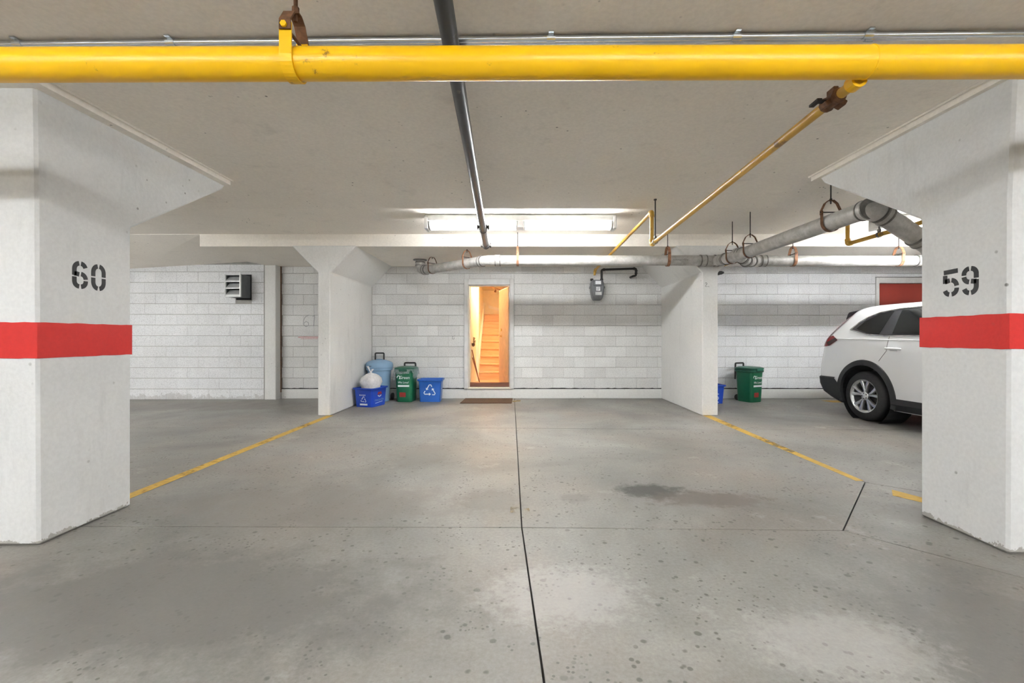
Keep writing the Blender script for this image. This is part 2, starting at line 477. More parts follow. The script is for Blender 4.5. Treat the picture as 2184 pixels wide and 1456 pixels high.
def text_mesh(name, txt, size, mat, org, U, V, N, parent, world, shear=0.0, thick=0.001, width=None):
    cu = bpy.data.curves.new(name, 'FONT'); cu.body = txt; cu.size = size; cu.shear = shear; cu.extrude = thick
    cu.resolution_u = 2
    t = bpy.data.objects.new(name, cu); C.objects.link(t)
    dg = bpy.context.evaluated_depsgraph_get(); dg.update()
    me = bpy.data.meshes.new_from_object(t.evaluated_get(dg))
    bpy.data.objects.remove(t)
    org, U, V, N = Vector(org), Vector(U), Vector(V), Vector(N)
    xs = [v.co.x for v in me.vertices]
    k = 1.0 if width is None else width / (max(xs) - min(xs))
    x0 = min(xs)
    mb = MB(); mb.add([org + U * ((v.co.x - x0) * k) + V * v.co.y + N * (v.co.z + thick) for v in me.vertices], [tuple(p.vertices) for p in me.polygons])
    o = mb.build(name, mat, parent, world)
    bpy.data.meshes.remove(me)
    return o

# ================================================================== THE SETTING
# ---- floor: concrete panels between saw-cut joints
fl = MB().box(-10.3, 12.3, -9.3, 9.3, -0.20, -0.018).build('floor', 'joint')
struct(fl, 'grey concrete garage floor cut into panels by dark joints')
def cx(y): return -0.07 + (8.85 - y) * 0.0154 if y > 2.84 else 0.0225 + (2.84 - y) * 0.052
def inset(poly, d):
    n = len(poly); out = []
    area = sum(poly[i][0] * poly[(i + 1) % n][1] - poly[(i + 1) % n][0] * poly[i][1] for i in range(n))
    s = 1 if area > 0 else -1
    for i in range(n):
        p, q, r = Vector(poly[i - 1]), Vector(poly[i]), Vector(poly[(i + 1) % n])
        e1, e2 = (q - p).normalized(), (r - q).normalized()
        n1, n2 = Vector((-e1.y, e1.x)) * s, Vector((-e2.y, e2.x)) * s
        b = (n1 + n2); b = b / max(0.3, b.dot(n1)) if b.length > 1e-6 else n1
        out.append(q + b * d)
    return out
XL, XR = -2.885, 2.836
panels = [
 [(XL, 5.96), (cx(5.94), 5.94), (cx(9.0), 9.0), (XL, 9.0)],
 [(cx(5.94), 5.94), (XR, 5.84), (XR, 9.0), (cx(9.0), 9.0)],
 [(XL, 2.847), (cx(2.83), 2.83), (cx(5.94), 5.94), (XL, 5.96)],
 [(cx(2.83), 2.83), (1.99, 2.785), (XR, 3.716), (XR, 5.84), (cx(5.94), 5.94)],
 [(-10.2, -9.2), (cx(-9.2), -9.2), (cx(2.83), 2.83), (XL, 2.847), (-10.2, 2.85)],
 [(cx(-9.2), -9.2), (2.95, -9.2), (2.95, 1.72), (1.99, 2.785), (cx(2.83), 2.83)],
 [(2.95, -9.2), (12.2, -9.2), (12.2, 2.75), (3.9, 2.75), (2.95, 1.72)],
 [(1.99, 2.785), (2.95, 1.72), (3.9, 2.75), (XR, 3.716)],
 [(XR, 3.716), (3.9, 2.75), (12.2, 2.75), (12.2, 5.80), (XR, 5.84)],
 [(XR, 5.84), (12.2, 5.80), (12.2, 9.0), (XR, 9.0)],
 [(-10.2, 2.85), (XL, 2.847), (XL, 5.96), (-10.2, 5.97)],
 [(-10.2, 5.97), (XL, 5.96), (XL, 9.0), (-10.2, 9.0)],
]
for p in panels:
    q = inset(p, 0.0045)
    MB().prism([(a.x, a.y, -0.03) for a in q], (0, 0, 0.03)).build('slab_panel', 'floor', fl)

# ---- ceiling: thick slab, shallow bay above the strip lights, downstand beam along the wall
ce = MB().box(-10.3, 12.3, -9.3, EDGE, SLAB, SLAB + 0.4).build('ceiling', 'ceiling'); struct(ce, 'beige painted concrete ceiling slab with speckled bug holes')
struct(MB().box(-10.3, 12.3, EDGE, 6.9, RECESS, SLAB + 0.4).build('ceiling_bay', 'ceiling'), 'shallow raised ceiling bay holding the long strip light')
struct(MB().box(-4.83, 12.3, 6.9, 9.3, SOFFIT, SLAB + 0.4).build('ceiling_beam', 'ceiling'), 'downstand concrete beam along the block wall')
# sloping soffit over the left-hand bay
a = [(-10.3, 6.9, EYE + 1.565), (-4.83, 6.9, EYE + 1.565), (-4.83, 6.9, SLAB + 0.35), (-10.3, 6.9, SLAB + 0.35)]
b = [(-10.3, 8.7, EYE + 1.06), (-5.17, 8.7, EYE + 1.445), (-5.17, 8.7, SLAB + 0.35), (-10.3, 8.7, SLAB + 0.35)]
sm = MB()
sm.add([(-10.3, 6.9, EYE + 1.565), (-4.83, 6.9, EYE + 1.565), (-5.17, 8.68, EYE + 1.447), (-7.3, 8.68, EYE + 1.325), (-10.3, 8.68, EYE + 1.15),
        (-10.3, 6.9, SLAB + .3), (-4.83, 6.9, SLAB + .3), (-5.17, 8.68, SLAB + .3), (-7.3, 8.68, SLAB + .3), (-10.3, 8.68, SLAB + .3),
        (-4.83, 8.68, SOFFIT), (-4.83, 8.68, SLAB + .3)],
       [(0, 1, 3), (0, 3, 4), (1, 2, 3), (1, 10, 2), (0, 5, 6, 1), (2, 7, 8, 3), (3, 8, 9, 4), (0, 4, 9, 5), (1, 6, 11, 10), (10, 11, 7, 2), (5, 9, 8, 7, 11, 6)])
struct(sm.build('ceiling_left', 'ceiling'), 'sloping concrete soffit above the grey louvre box')
# raised construction-joint lips beside the column heads
for sgn, xi, yend, nm in ((-1, 2.65, 4.19, 'trim_1'), (1, 2.635, 4.09, 'trim_2')):
    x0, x1 = sorted((sgn * xi, sgn * (xi + 0.56)))
    t = MB()
    t.box(x0, x1, -1.0, yend, SLAB - 0.045, SLAB + 0.05)
    t.tube([(sgn * (xi - 0.012), -1.0, SLAB - 0.002), (sgn * (xi - 0.012), yend + 0.01, SLAB - 0.002)], 0.010, 6)
    struct(t.build(nm, 'ceiling'), 'rough raised joint along the ceiling above the %s column' % ('60' if sgn < 0 else '59'))

# ---- block walls
BH, BW = 0.2032, 0.4064
_blk = {}
def block_mesh(wd, ht, mat):
    key = (round(wd, 3), round(ht, 3), mat)
    if key not in _blk:
        g, h = wd / 2 - 0.0011, ht / 2 - 0.0032
        e, d = 0.004, 0.006
        vs = [(-g, d, -h), (g, d, -h), (g, d, h), (-g, d, h), (-g + e * .4, 0, -h + e), (g - e * .4, 0, -h + e), (g - e * .4, 0, h - e), (-g + e * .4, 0, h - e)]
        fs = [(4, 5, 6, 7), (0, 1, 5, 4), (1, 2, 6, 5), (2, 3, 7, 6), (3, 0, 4, 7)]
        me = bpy.data.meshes.new('block'); me.from_pydata(vs, [], fs); me.update()
        me.materials.append(M[mat]); _blk[key] = me
    return _blk[key]
def block_wall(parent, x0, x1, z0, z1, y, holes=(), mat='block', shift=0.0):
    k = 0; z = z0
    while z < z1 - 0.03:
        zt = min(z + BH, z1)
        x = x0 - BW + ((k % 2) * BW / 2 + shift) % BW
        while x < x1 - 0.02:
            spans = [(max(x, x0), min(x + BW, x1))]
            for (hx0, hx1, hz0, hz1) in holes:
                if zt > hz0 + 0.02 and z < hz1 - 0.02:
                    new = []
                    for a, b in spans:
                        if b <= hx0 or a >= hx1: new.append((a, b))
                        else:
                            if a < hx0: new.append((a, hx0))
                            if b > hx1: new.append((hx1, b))
                    spans = new
            for (hx0, hx1, hz0, hz1) in holes:            # shorter pieces bridging the top of an opening
                if z < hz1 - 0.02 and zt > hz1 + 0.02:
                    a, b = max(x, x0, hx0), min(x + BW, x1, hx1)
                    if b - a > 0.025:
                        o = bpy.data.objects.new('block', block_mesh(b - a, zt - hz1, mat)); C.objects.link(o)
                        o.parent = parent; o.location = ((a + b) / 2, y, (hz1 + zt) / 2)
            for a, b in spans:
                if b - a < 0.025: continue
                o = bpy.data.objects.new('block', block_mesh(b - a, zt - z, mat)); C.objects.link(o)
                o.parent = parent
                o.location = ((a + b) / 2, y + random.uniform(-0.0012, 0.0012), (z + zt) / 2)
            x += BW
        z = zt; k += 1
def wall_back(name, spans, label):
    mb = MB()
    for x0, x1, z0, z1, y0, y1 in spans: mb.box(x0, x1, y0, y1, z0, z1)
    return struct(mb.build(name, 'mortar'), label)
CURB = 0.196
# door opening in the middle wall
DX0, DX1, DZ0, DZ1 = -1.045, -0.08, 0.213, 2.32
WY = WALL_Y + 0.006
wb = wall_back('wall_back', [(-3.0, DX0, 0, SOFFIT, WY, 9.06), (DX1, 2.95, 0, SOFFIT, WY, 9.06), (DX0, DX1, DZ1, SOFFIT, WY, 9.06), (DX0, DX1, -0.1, 0.195, WY - 0.0, 9.06)],
               'white painted concrete block wall around the open stair door')
block_wall(wb, -2.84, 2.79, CURB, SOFFIT, WALL_Y, [(DX0, DX1, 0, DZ1)], 'block', 0.27)
wl = wall_back('wall_left', [(-10.3, -4.83, 0, EYE + 1.48, 8.686, 9.06)], 'bright white block wall carrying the grey louvre box')
block_wall(wl, -10.1, -4.84, 0.0, EYE + 1.40, 8.68, [(-5.395, -5.085, 1.90, 2.38)], 'block_left', 0.13)
wl2 = wall_back('wall_left_bay', [(-4.83, -2.95, 0, SOFFIT, WY, 9.06)], 'white block wall with a pencilled 61 beside the divider')
block_wall(wl2, -4.60, -3.03, CURB, SOFFIT, WALL_Y, [], 'block', 0.02)
RD0, RD1, RDZ = 7.02, 7.98, 2.22
wr = wall_back('wall_right_bay', [(2.95, RD0 - 0.05, 0, SOFFIT, WY, 9.06), (RD1 + 0.05, 12.3, 0, SOFFIT, WY, 9.06), (RD0 - 0.05, RD1 + 0.05, RDZ + 0.14, SOFFIT, WY, 9.06), (RD0 - 0.05, RD1 + 0.05, 0, RDZ + 0.14, 8.98, 9.06)],
               'white block wall behind the parked white car')
block_wall(wr, 3.03, 12.1, CURB, SOFFIT, WALL_Y, [(RD0 - 0.07, RD1 + 0.07, 0, RDZ + 0.14)], 'block_left', 0.19)
# strip of cast concrete and its dark joint between the two left-hand walls
st = MB().box(-4.83, -4.615, 8.66, 8.90, 0, SOFFIT).build('trim_3', 'wall', bevel=0.008)
struct(st, 'narrow concrete pilaster strip right of the louvre box')
MB().box(-4.615, -4.604, 8.83, 8.86, 0.12, SOFFIT).build('open_joint', 'rust', st)
MB().box(-4.846, -4.832, 8.664, 8.70, 0.0, SOFFIT).build('open_joint', 'mortar', st)
# curb at the wall foot, with the ragged dark bed joint above it
def ragged(mb, x0, x1, y, z, t):
    n = max(2, int((x1 - x0) / 0.06)); rings = []
    for i in range(n + 1):
        x = x0 + (x1 - x0) * i / n; h = t * random.uniform(0.45, 1.25)
        rings.append([Vector((x, y, z)), Vector((x, y, z + h)), Vector((x, y + 0.03, z + h)), Vector((x, y + 0.03, z))])
    mb.loft(rings)
for nm, x0, x1, lab in (('baseboard_left', -4.60, -3.03, 'low concrete curb under the pencilled 61 wall'), ('baseboard_back', -2.84, DX0 + 0.05, 'low concrete curb behind the row of bins'),
                        ('baseboard_middle', DX1 - 0.05, 2.79, 'low concrete curb under the gas meter wall'), ('baseboard_right', 3.03, 12.2, 'low concrete curb behind the white car'),
                        ('baseboard_door', DX0 + 0.05, DX1 - 0.05, 'concrete step below the open stair door')):
    top = CURB - 0.012
    cb = struct(MB().box(x0, x1, WALL_Y - 0.012, WALL_Y + 0.06, 0, top).build(nm, 'wall', bevel=0.006), lab)
    if nm != 'baseboard_door':
        r = MB(); ragged(r, x0, x1, WALL_Y - 0.008, top - 0.002, 0.020); r.build('bed_joint', 'joint', cb)
# enclosing walls of the garage beyond the view
struct(MB().box(-10.3, -10.1, -9.3, 9.3, 0, SLAB + .1).build('wall_far_left', 'wall_end'), 'white end wall of the garage')
struct(MB().box(12.1, 12.3, -9.3, 9.3, 0, SLAB + .1).build('wall_far_right', 'wall_end'), 'white end wall of the garage past the car')
struct(MB().box(-10.3, 12.3, -9.3, -9.1, 0, SLAB + .1).build('wall_front', 'wall_end'), 'white wall across the driving aisle')

# ---- columns with corbelled heads (front) and fin walls with haunches (back)
def prism_x(poly_yz, x0, x1):
    return MB().prism([(x0, y, z) for y, z in poly_yz], (x1 - x0, 0, 0))
cl = prism_x([(2.58, 0), (3.20, 0), (3.20, 1.95), (4.19, 2.545), (4.26, 2.63), (2.56, 2.64), (2.57, 1.94)], -3.22, -2.72).build('column_left', 'column', bevel=0.014)
struct(cl, 'white concrete column stencilled 60 with a red band')
cr = prism_x([(2.478, 0), (3.02, 0), (3.02, 1.965), (3.98, 2.535), (4.06, 2.63), (2.44, 2.64), (2.47, 1.94)], 2.67, 3.17).build('column_right', 'column', bevel=0.014)
struct(cr, 'white concrete column stencilled 59 with a red band')
def band(parent, x0, x1, y0, y1, z0, z1):
    e = 0.0025; n = 14; rings = []
    loop = []
    for i in range(n): loop.append((x0 - e + (x1 - x0 + 2 * e) * i / n, y0 - e))
    for i in range(n): loop.append((x1 + e, y0 - e + (y1 - y0 + 2 * e) * i / n))
    for i in range(n): loop.append((x1 + e - (x1 - x0 + 2 * e) * i / n, y1 + e))
    for i in range(n): loop.append((x0 - e, y1 + e - (y1 - y0 + 2 * e) * i / n))
    def r(z, a): return [Vector((x, y, z + a * math.sin(i * 1.7) + random.uniform(-.0012, .0012))) for i, (x, y) in enumerate(loop)]
    return MB().loft([r(z0, 0.0012), r(z1, 0.0012)], (False, False)).build('painted_band', 'red', parent)
band(cl, -3.22, -2.72, 2.5725, 3.20, 1.063, 1.268)['label'] = 'red painted band'
band(cr, 2.67, 3.17, 2.4715, 3.02, 1.118, 1.312)['label'] = 'red painted band'
# stencilled numbers
T6 = [arc(.33, .70, .19, .22, 20, 86), arc(.28, .70, .19, .22, 94, 180) + [(.09, .475)], [(.08, .535), (.17, .535), (.27, .52)],
      [(.09, .425), (.09, .27)] + arc(.28, .27, .19, .19, 180, 266), arc(.33, .34, .19, .20, 86, 4), [(.52, .30), (.52, .27)] + arc(.33, .27, .19, .19, 0, -86)]
T0 = [arc(.28, .68, .19, .24, 94, 180) + [(.09, .53)], arc(.33, .68, .19, .24, 86, 0) + [(.52, .53)],
      [(.09, .475), (.09, .32)] + arc(.28, .32, .19, .24, 180, 266), [(.52, .475), (.52, .32)] + arc(.33, .32, .19, .24, 0, -86)]
T9 = [[(.61 - x, 1 - y) for x, y in s] for s in T6]
T5 = [[(.04, .90), (.57, .92)], [(.09, .79), (.09, .50)], [(.09, .555), (.27, .60)], arc(.32, .37, .21, .23, 86, 4), [(.53, .31), (.53, .29)] + arc(.33, .29, .20, .20, 0, -86), arc(.27, .29, .19, .20, 196, 262)]
def digits(parent, sets, org, U, N, h, pitch):
    for k, S in enumerate(sets):
        mb = MB()
        for s in S:
            o = Vector(org) + Vector(U) * (k * pitch)
            stroke(mb, [(x * h, y * h) for x, y in s], 0.165 * h, o, U, (0, 0, 1), N)
        mb.build('stencil_digit', 'stencil', parent)['label'] = 'black stencilled digit ' + '6059'[k + (0 if parent is cl else 2)]
digits(cl, [T6, T0], (-2.72, 2.772, 1.484), (0, 1, 0), (1, 0, 0), 0.170, 0.124)
digits(cr, [T5, T9], (2.67, 2.858, 1.432), (0, -1, 0), (-1, 0, 0), 0.170, 0.120)
# fin walls
def fin(name, xa, xb, label):
    y0, y1 = 6.88, WALL_Y
    mb = MB()
    zc = 2.165; d = 0.40
    poly = [(xa, 0), (xb, 0), (xb, zc), (xb + d, SOFFIT + 0.01), (xa - d, SOFFIT + 0.01), (xa, zc)]
    mb.prism([(x, y0, z) for x, z in poly], (0, y1 - y0 + 0.01, 0))
    return struct(mb.build(name, 'wall', bevel=0.012), label)
f1 = fin('wall_divider_left', -3.03, -2.845, 'white concrete divider wall beside the light blue garbage can')
f2 = fin('wall_divider_right', 2.785, 3.025, 'white concrete divider wall between the gas meter bay and the car')
for x0, x1, nm in ((-2.70, -2.40, 'a'),):
    pass
# pencil marks on the walls
mk = MB()
for s in ([(0.13, .23), (.06, .20), (.02, .12), (.02, .05), (.07, .005), (.12, .03), (.12, .08), (.07, .11), (.03, .07)], [(.20, .20), (.235, .23), (.22, .01)]):
    stroke(mk, s, 0.014, pt(645, 697, WALL_Y - .003), (1, 0, 0), (0, 0, 1), (0, -1, 0))
mk.build('pencilled_number', 'pencil', wl2)['label'] = 'faint handwritten 61'
mk = MB(); o_ = pt(636, 719, WALL_Y - .003)
stroke(mk, [(0, 0), (.12, .004), (.40, .0)], 0.020, o_, (1, 0, 0), (0, 0, 1), (0, -1, 0))
stroke(mk, [(.05, -.03), (.2, -.028), (.38, -.03)], 0.012, o_, (1, 0, 0), (0, 0, 1), (0, -1, 0))
mk.build('chalk_mark', 'redmark', wl2)['label'] = 'pinkish red chalk line'
mk = MB(); o_ = pt(965, 723, WALL_Y - .003)
for s in ([(0, 0), (0, .06), (.025, .06)], [(0, 0), (.03, 0), (.03, .03)], [(.038, .065), (.05, .065)]):
    stroke(mk, s, 0.006, o_, (1, 0, 0), (0, 0, 1), (0, -1, 0))
mk.build('pencil_mark', 'stencil', wb)
mk = MB(); o_ = pt(1504, 611, 6.878)
for s in ([(0, .05), (.015, .062), (.028, .045), (0, .0), (.035, .0)], [(.045, .0), (.06, .002)]):
    stroke(mk, s, 0.006, o_, (1, 0, 0), (0, 0, 1), (0, -1, 0))
mk.build('pencil_mark', 'stencil', f2)

# ---- painted bay lines on the floor
def paint_line(label, poly, mat):
    mb = MB().prism([(x, y, 0.0008) for x, y in poly], (0, 0, 0.0012))
    o = mb.build('painted_bay_line', mat)
    return tag(o, label, 'floor marking')
paint_line('yellow bay line running from the 60 column to the divider wall', [(-2.945, 3.22), (-2.85, 3.22), (-2.80, 6.9), (-2.90, 6.9)], 'yline')
paint_line('yellow bay line running from the divider wall toward the 59 column', [(2.785, 3.75), (2.85, 3.75), (2.92, 6.9), (2.80, 6.9)], 'yline')
paint_line('short yellow paint patch on the floor beside the 59 column', [(2.80, 3.40), (2.90, 3.53), (3.02, 3.27), (2.93, 3.20)], 'yline')
paint_line('worn yellow paint remnant across the floor joint in front of the stair door', [(-0.13, 7.75), (0.03, 7.75), (0.05, 8.78), (-0.10, 8.78)], 'yline_worn')
paint_line('small worn yellow paint spot where two floor joints cross', [(-0.06, 2.95), (0.09, 2.95), (0.07, 3.22), (-0.05, 3.22)], 'yline_worn')
paint_line('yellow paint patch on the floor behind the white car', [(5.75, 8.30), (6.9, 8.30), (6.9, 8.55), (5.7, 8.55)], 'yline')

# ================================================================== STAIR DOOR AND STAIRWELL
OX0, OX1, OZ1 = -0.965, -0.155, 2.205
d1 = MB()
d1.box(DX0, OX0, 8.79, 9.06, DZ0 - .02, DZ1); d1.box(OX1, DX1, 8.79, 9.06, DZ0 - .02, DZ1); d1.box(OX0, OX1, 8.79, 9.06, OZ1, DZ1)
dr = struct(d1.build('door_1', 'frame', bevel=0.006), 'grey steel door frame with the leaf swung into a warm lit stair')
s1 = MB(); s1.box(OX0, OX0 + 0.018, 8.86, 9.0, DZ0, OZ1); s1.box(OX1 - 0.018, OX1, 8.86, 8.96, DZ0, OZ1); s1.box(OX0, OX1, 8.86, 9.0, OZ1 - 0.018, OZ1)
s1.build('door_stop', 'frame', dr, bevel=0.004)
MB().box(OX0 - 0.02, OX1 + 0.02, 8.80, 9.06, 0.19, DZ0).build('sill', 'trimwhite', dr, bevel=0.004)
MB().box(OX0, OX1, 8.95, 9.04, DZ0, DZ0 + 0.085).build('threshold', 'threshold', dr, bevel=0.01)['label'] = 'reddish brown threshold board'
ang = math.radians(74)
hx, hy = OX1 - 0.02, 9.04
dv, nv = Vector((-math.cos(ang), math.sin(ang), 0)), Vector((-math.sin(ang), -math.cos(ang), 0))
lf = MB().obox(Vector((hx, hy, 1.21)) + dv * 0.395, dv, nv, (0, 0, 1), 0.79, 0.04, 1.96).build('door_leaf', 'doorleaf', dr, bevel=0.004)
lf['label'] = 'beige door leaf swung inward'
kn = Vector((hx, hy, 0)) + dv * 0.56 + nv * 0.02
h1 = MB(); h1.tube([kn + Vector((0, 0, 1.215)), kn + nv * 0.05 + Vector((0, 0, 1.215))], 0.012, 10)
h1.tube([kn + nv * 0.05 + Vector((0, 0, 1.215)) + dv * 0.02, kn + nv * 0.05 + Vector((0, 0, 1.215)) - dv * 0.11], 0.014, 10)
h1.tube([kn + Vector((0, 0, 1.215)), kn + nv * 0.008 + Vector((0, 0, 1.215))], 0.03, 16)
h1.build('lever_handle', 'brass', lf)['label'] = 'brass lever handle'
MB().tube([kn + Vector((0, 0, 1.345)), kn + nv * 0.025 + Vector((0, 0, 1.345))], 0.030, 16).build('deadbolt', 'brass', lf)['label'] = 'brass deadbolt'
for z in (0.45, 1.20, 1.98):
    MB().box(OX1 - 0.022, OX1 - 0.002, 8.97, 9.05, z, z + 0.10).build('hinge', 'steel', dr)
# stairwell shell
SX0, SX1, SY1, SZ = -0.945, 0.12, 12.35, 2.46
struct(MB().box(SX0 - 0.1, SX1 + 0.1, 9.06, SY1, 0.0, DZ0 - 0.005).build('floor_landing', 'oak'), 'wooden landing floor behind the stair door')
struct(MB().box(SX0 - 0.12, SX0, 9.06, SY1, 0, SZ).build('wall_stair_left', 'cream'), 'cream stairwell wall on the handrail side')
struct(MB().box(SX0, SX0 + 0.055, 10.22, 10.34, 0.2, SZ).build('trim_4', 'trimwhite'), 'white corner casing beside the stair foot')
struct(MB().box(SX1, SX1 + 0.12, 9.06, SY1, 0, SZ).build('wall_stair_right', 'cream'), 'cream stairwell wall behind the door leaf')
struct(MB().box(SX0 - 0.12, SX1 + 0.12, SY1, SY1 + 0.12, 0, SZ).build('wall_stair_back', 'cream'), 'peach lit wall at the head of the stairs')
struct(MB().box(SX0 - 0.12, SX1 + 0.12, 9.06, SY1 + 0.12, SZ, SZ + 0.12).build('ceiling_stair', 'cream'), 'cream stairwell ceiling')
stt = MB(); stt.prism([(-0.80, SY1 - 0.02, 1.98), (-0.80, SY1 - 0.02, 2.06), (-0.30, SY1 - 0.02, 1.93), (-0.30, SY1 - 0.02, 1.85)], (0, 0.02, 0))
struct(stt.build('trim_5', 'trimwhite'), 'white sloping skirting at the head of the stairs')
# stairs
sr = thing('staircase', 'straight wooden staircase rising behind the open door', 'stairs', (-0.4, 10.3, DZ0 - 0.005))
x0s, x1s = SX0 + 0.05, SX1 - 0.01
zz = 0.225
for k in range(9):
    zt, yk = 0.40 + 0.175 * k, 10.40 + 0.2 * k
    MB().box(x0s, x1s, yk, SY1 - 0.005, zt - 0.205 if k == 0 else zt - 0.18, zt - 0.028).build('riser', 'oak', sr, world=True)
    MB().box(x0s, x1s, yk - 0.025, min(yk + 0.24, SY1 - .005), zt - 0.028, zt).build('tread', 'oak', sr, world=True, bevel=0.008)
sk = MB().prism([(SX0 + 0.002, 10.34, 0.21), (SX0 + 0.002, 10.34, 0.55), (SX0 + 0.002, SY1 - .01, 2.13), (SX0 + 0.002, SY1 - .01, 1.75), (SX0 + .002, 10.55, 0.21)], (0.046, 0, 0))
sk.build('stringer', 'trimwhite', sr, world=True)
# warm ceiling lamp just inside, and the track light
cl_ = thing('ceiling_lamp', 'round warm ceiling lamp over the stair landing', 'lamp', (-0.35, 9.85, SZ))
MB().lathe([(0.14, 0), (0.14, -0.02), (0.13, -0.025)], 24).build('lamp_base', 'trimwhite', cl_)
MB().lathe([(0.125, -0.02), (0.12, -0.05), (0.09, -0.08), (0.04, -0.095), (0.002, -0.1)], 24).build('globe', emis('warm_globe', (1.0, 0.72, 0.42), WARM), cl_, smooth=60)
tl = thing('track_light', 'thin ceiling track with a small spot head in the stairwell', 'track light', pt(1043, 611, 10.6))
p0, p1 = pt(1043, 610, 10.6), pt(1078, 622, 11.9)
MB().tube([p0, p1], 0.014, 8).build('track', 'copper', tl, world=True)
for t in (0.02, 0.98):
    q = p0.lerp(p1, t); MB().tube([q, (q.x, q.y, SZ)], 0.006, 6).build('stem', 'copper', tl, world=True)
q = p0.lerp(p1, 0.38)
hd = MB().tube([q, q - Vector((0, 0, 0.05))], 0.006, 6); hd.tube([q - Vector((.0, 0, .04)), q - Vector((0.01, .02, 0.085))], [0.018, 0.032], 12)
hd.build('spot_head', 'rust', tl, world=True)
# small bunch in a wall holder and two sticks leaning on the left stair wall
fh = thing('wall_flower_holder', 'small holder with dried flowers on the stairwell wall', 'decoration', (SX0, 9.25, 1.0))
MB().lathe([(0.015, 0), (0.03, 0.02), (0.035, 0.07)], 14, (0.036, 0, 0)).build('holder', 'rust', fh)
fm = MB()
for k in range(26):
    a, b = random.uniform(0, 2 * PI), random.uniform(0.0, 0.05)
    c = Vector((0.04 + b * abs(math.cos(a)) * .8, b * math.sin(a) * 1.6, random.uniform(0.08, 0.19)))
    fm.tube([(0.036, 0, 0.05), c], [0.002, 0.003], 4); fm.lathe([(0.002, -0.01), (0.014, 0), (0.002, 0.012)], 6, c)
fm.build('dried_flowers', 'leaf', fh)
for i, (ya, za, yb, zb, lab) in enumerate(((9.14, 0.93, 9.86, 0.23, 'upper of two wooden sticks leaning in the stair landing'), (9.10, 0.78, 9.74, 0.23, 'lower of two wooden sticks leaning in the stair landing'))):
    o = MB().tube([(SX0 + 0.02 + .012 * i, ya, za), (SX0 + 0.10 + .02 * i, yb, zb)], 0.011, 8).build('leaning_stick', 'threshold'); tag(o, lab, 'stick')
# red service door behind the car
rd = MB(); rd.box(RD0 - 0.06, RD0, 8.83, 8.98, CURB, RDZ + 0.13); rd.box(RD1, RD1 + 0.06, 8.83, 8.98, CURB, RDZ + 0.13); rd.box(RD0, RD1, 8.83, 8.98, RDZ + 0.02, RDZ + 0.13)
d2 = struct(rd.build('door_2', 'block_left' if False else 'wall', bevel=0.006), 'red metal service door behind the white car')
MB().box(RD0, RD1, 8.88, 8.93, CURB, RDZ + 0.015).build('door_leaf', 'reddoor', d2, bevel=0.004)['label'] = 'brick red door leaf'
MB().tube([(RD1 - 0.08, 8.88, 1.15), (RD1 - 0.08, 8.82, 1.15), (RD1 - 0.2, 8.82, 1.15)], 0.011, 8).build('lever_handle', 'steel', d2)

# ================================================================== LIGHTS
def fixture(label, loc, lens, group=None):
    r = thing('fluorescent_fixture', label, 'light fixture', loc, 0, group)
    L = 2.44
    MB().box(-L / 2, L / 2, -0.075, 0.075, -0.085, 0.0).build('housing', 'fixture', r, bevel=0.01)
    for s in (-1, 1):
        MB().box(min(s * L / 2, s * (L / 2 - 0.045)), max(s * L / 2, s * (L / 2 - 0.045)), -0.09, 0.09, -0.185, -0.02).build('end_cap', 'fixture', r, bevel=0.008)
        x0, x1 = sorted((s * 0.035, s * (L / 2 - 0.05)))
        ring = [(0.085, -0.087), (0.088, -0.13), (0.07, -0.165), (0.03, -0.178), (-0.03, -0.178), (-0.07, -0.165), (-0.088, -0.13), (-0.085, -0.087)]
        MB().loft([[Vector((x, y, z)) for y, z in ring] for x in (x0, x1)]).build('lens_cover', 'acrylic', r, smooth=50)
        for yt in (-0.045, 0.045):
            MB().tube([(x0 + .015, yt, -0.114), (x1 - .015, yt, -0.114)], 0.019, 10).build('fluorescent_tube', lens, r, smooth=50)
        for q in (x0 + .01, x1 - .02):
            MB().loft([[Vector((x, y * 1.03, z * 1.0 - (0.003 if z < -.1 else 0))) for y, z in ring] for x in (q, q + 0.012)]).build('lens_clip', 'fixture', r)
    MB().box(-0.034, 0.034, -0.088, 0.088, -0.165, -0.08).build('centre_bracket', 'steel', r)
    return r
FZ = RECESS - 0.004
def hang(r, dz):
    for x in (-0.9, 0.9): MB().box(x - .02, x + .02, -.03, .03, 0, dz).build('mounting_bracket', 'steel', r)
fa = fixture('long twin fluorescent fixture over the gas meter bay, above the drain pipe', (0.03, LIGHT_Y, FZ), 'lens'); hang(fa, 0.003)
fb = fixture('fluorescent fixture over the white car, partly behind the 59 column', (4.57 + 1.22, LIGHT_Y, FZ), 'lens'); hang(fb, 0.003)
fixture('fluorescent fixture over the louvre box bay beyond the 60 column', (-6.95, 4.85, SLAB - 0.002), 'lens')
for y_, row in ((-0.24, 'near'), (-5.2, 'added far fill')):  # far row is added out of view as general fill light
    for x in (-8.2, -5.1, -2.0, 1.25, 4.4, 7.5):
        fixture('fluorescent fixture in the %s row over the driving aisle' % row, (x, y_, SLAB - 0.002), 'lens_aisle', 'fixtures in the %s row over the aisle' % row)

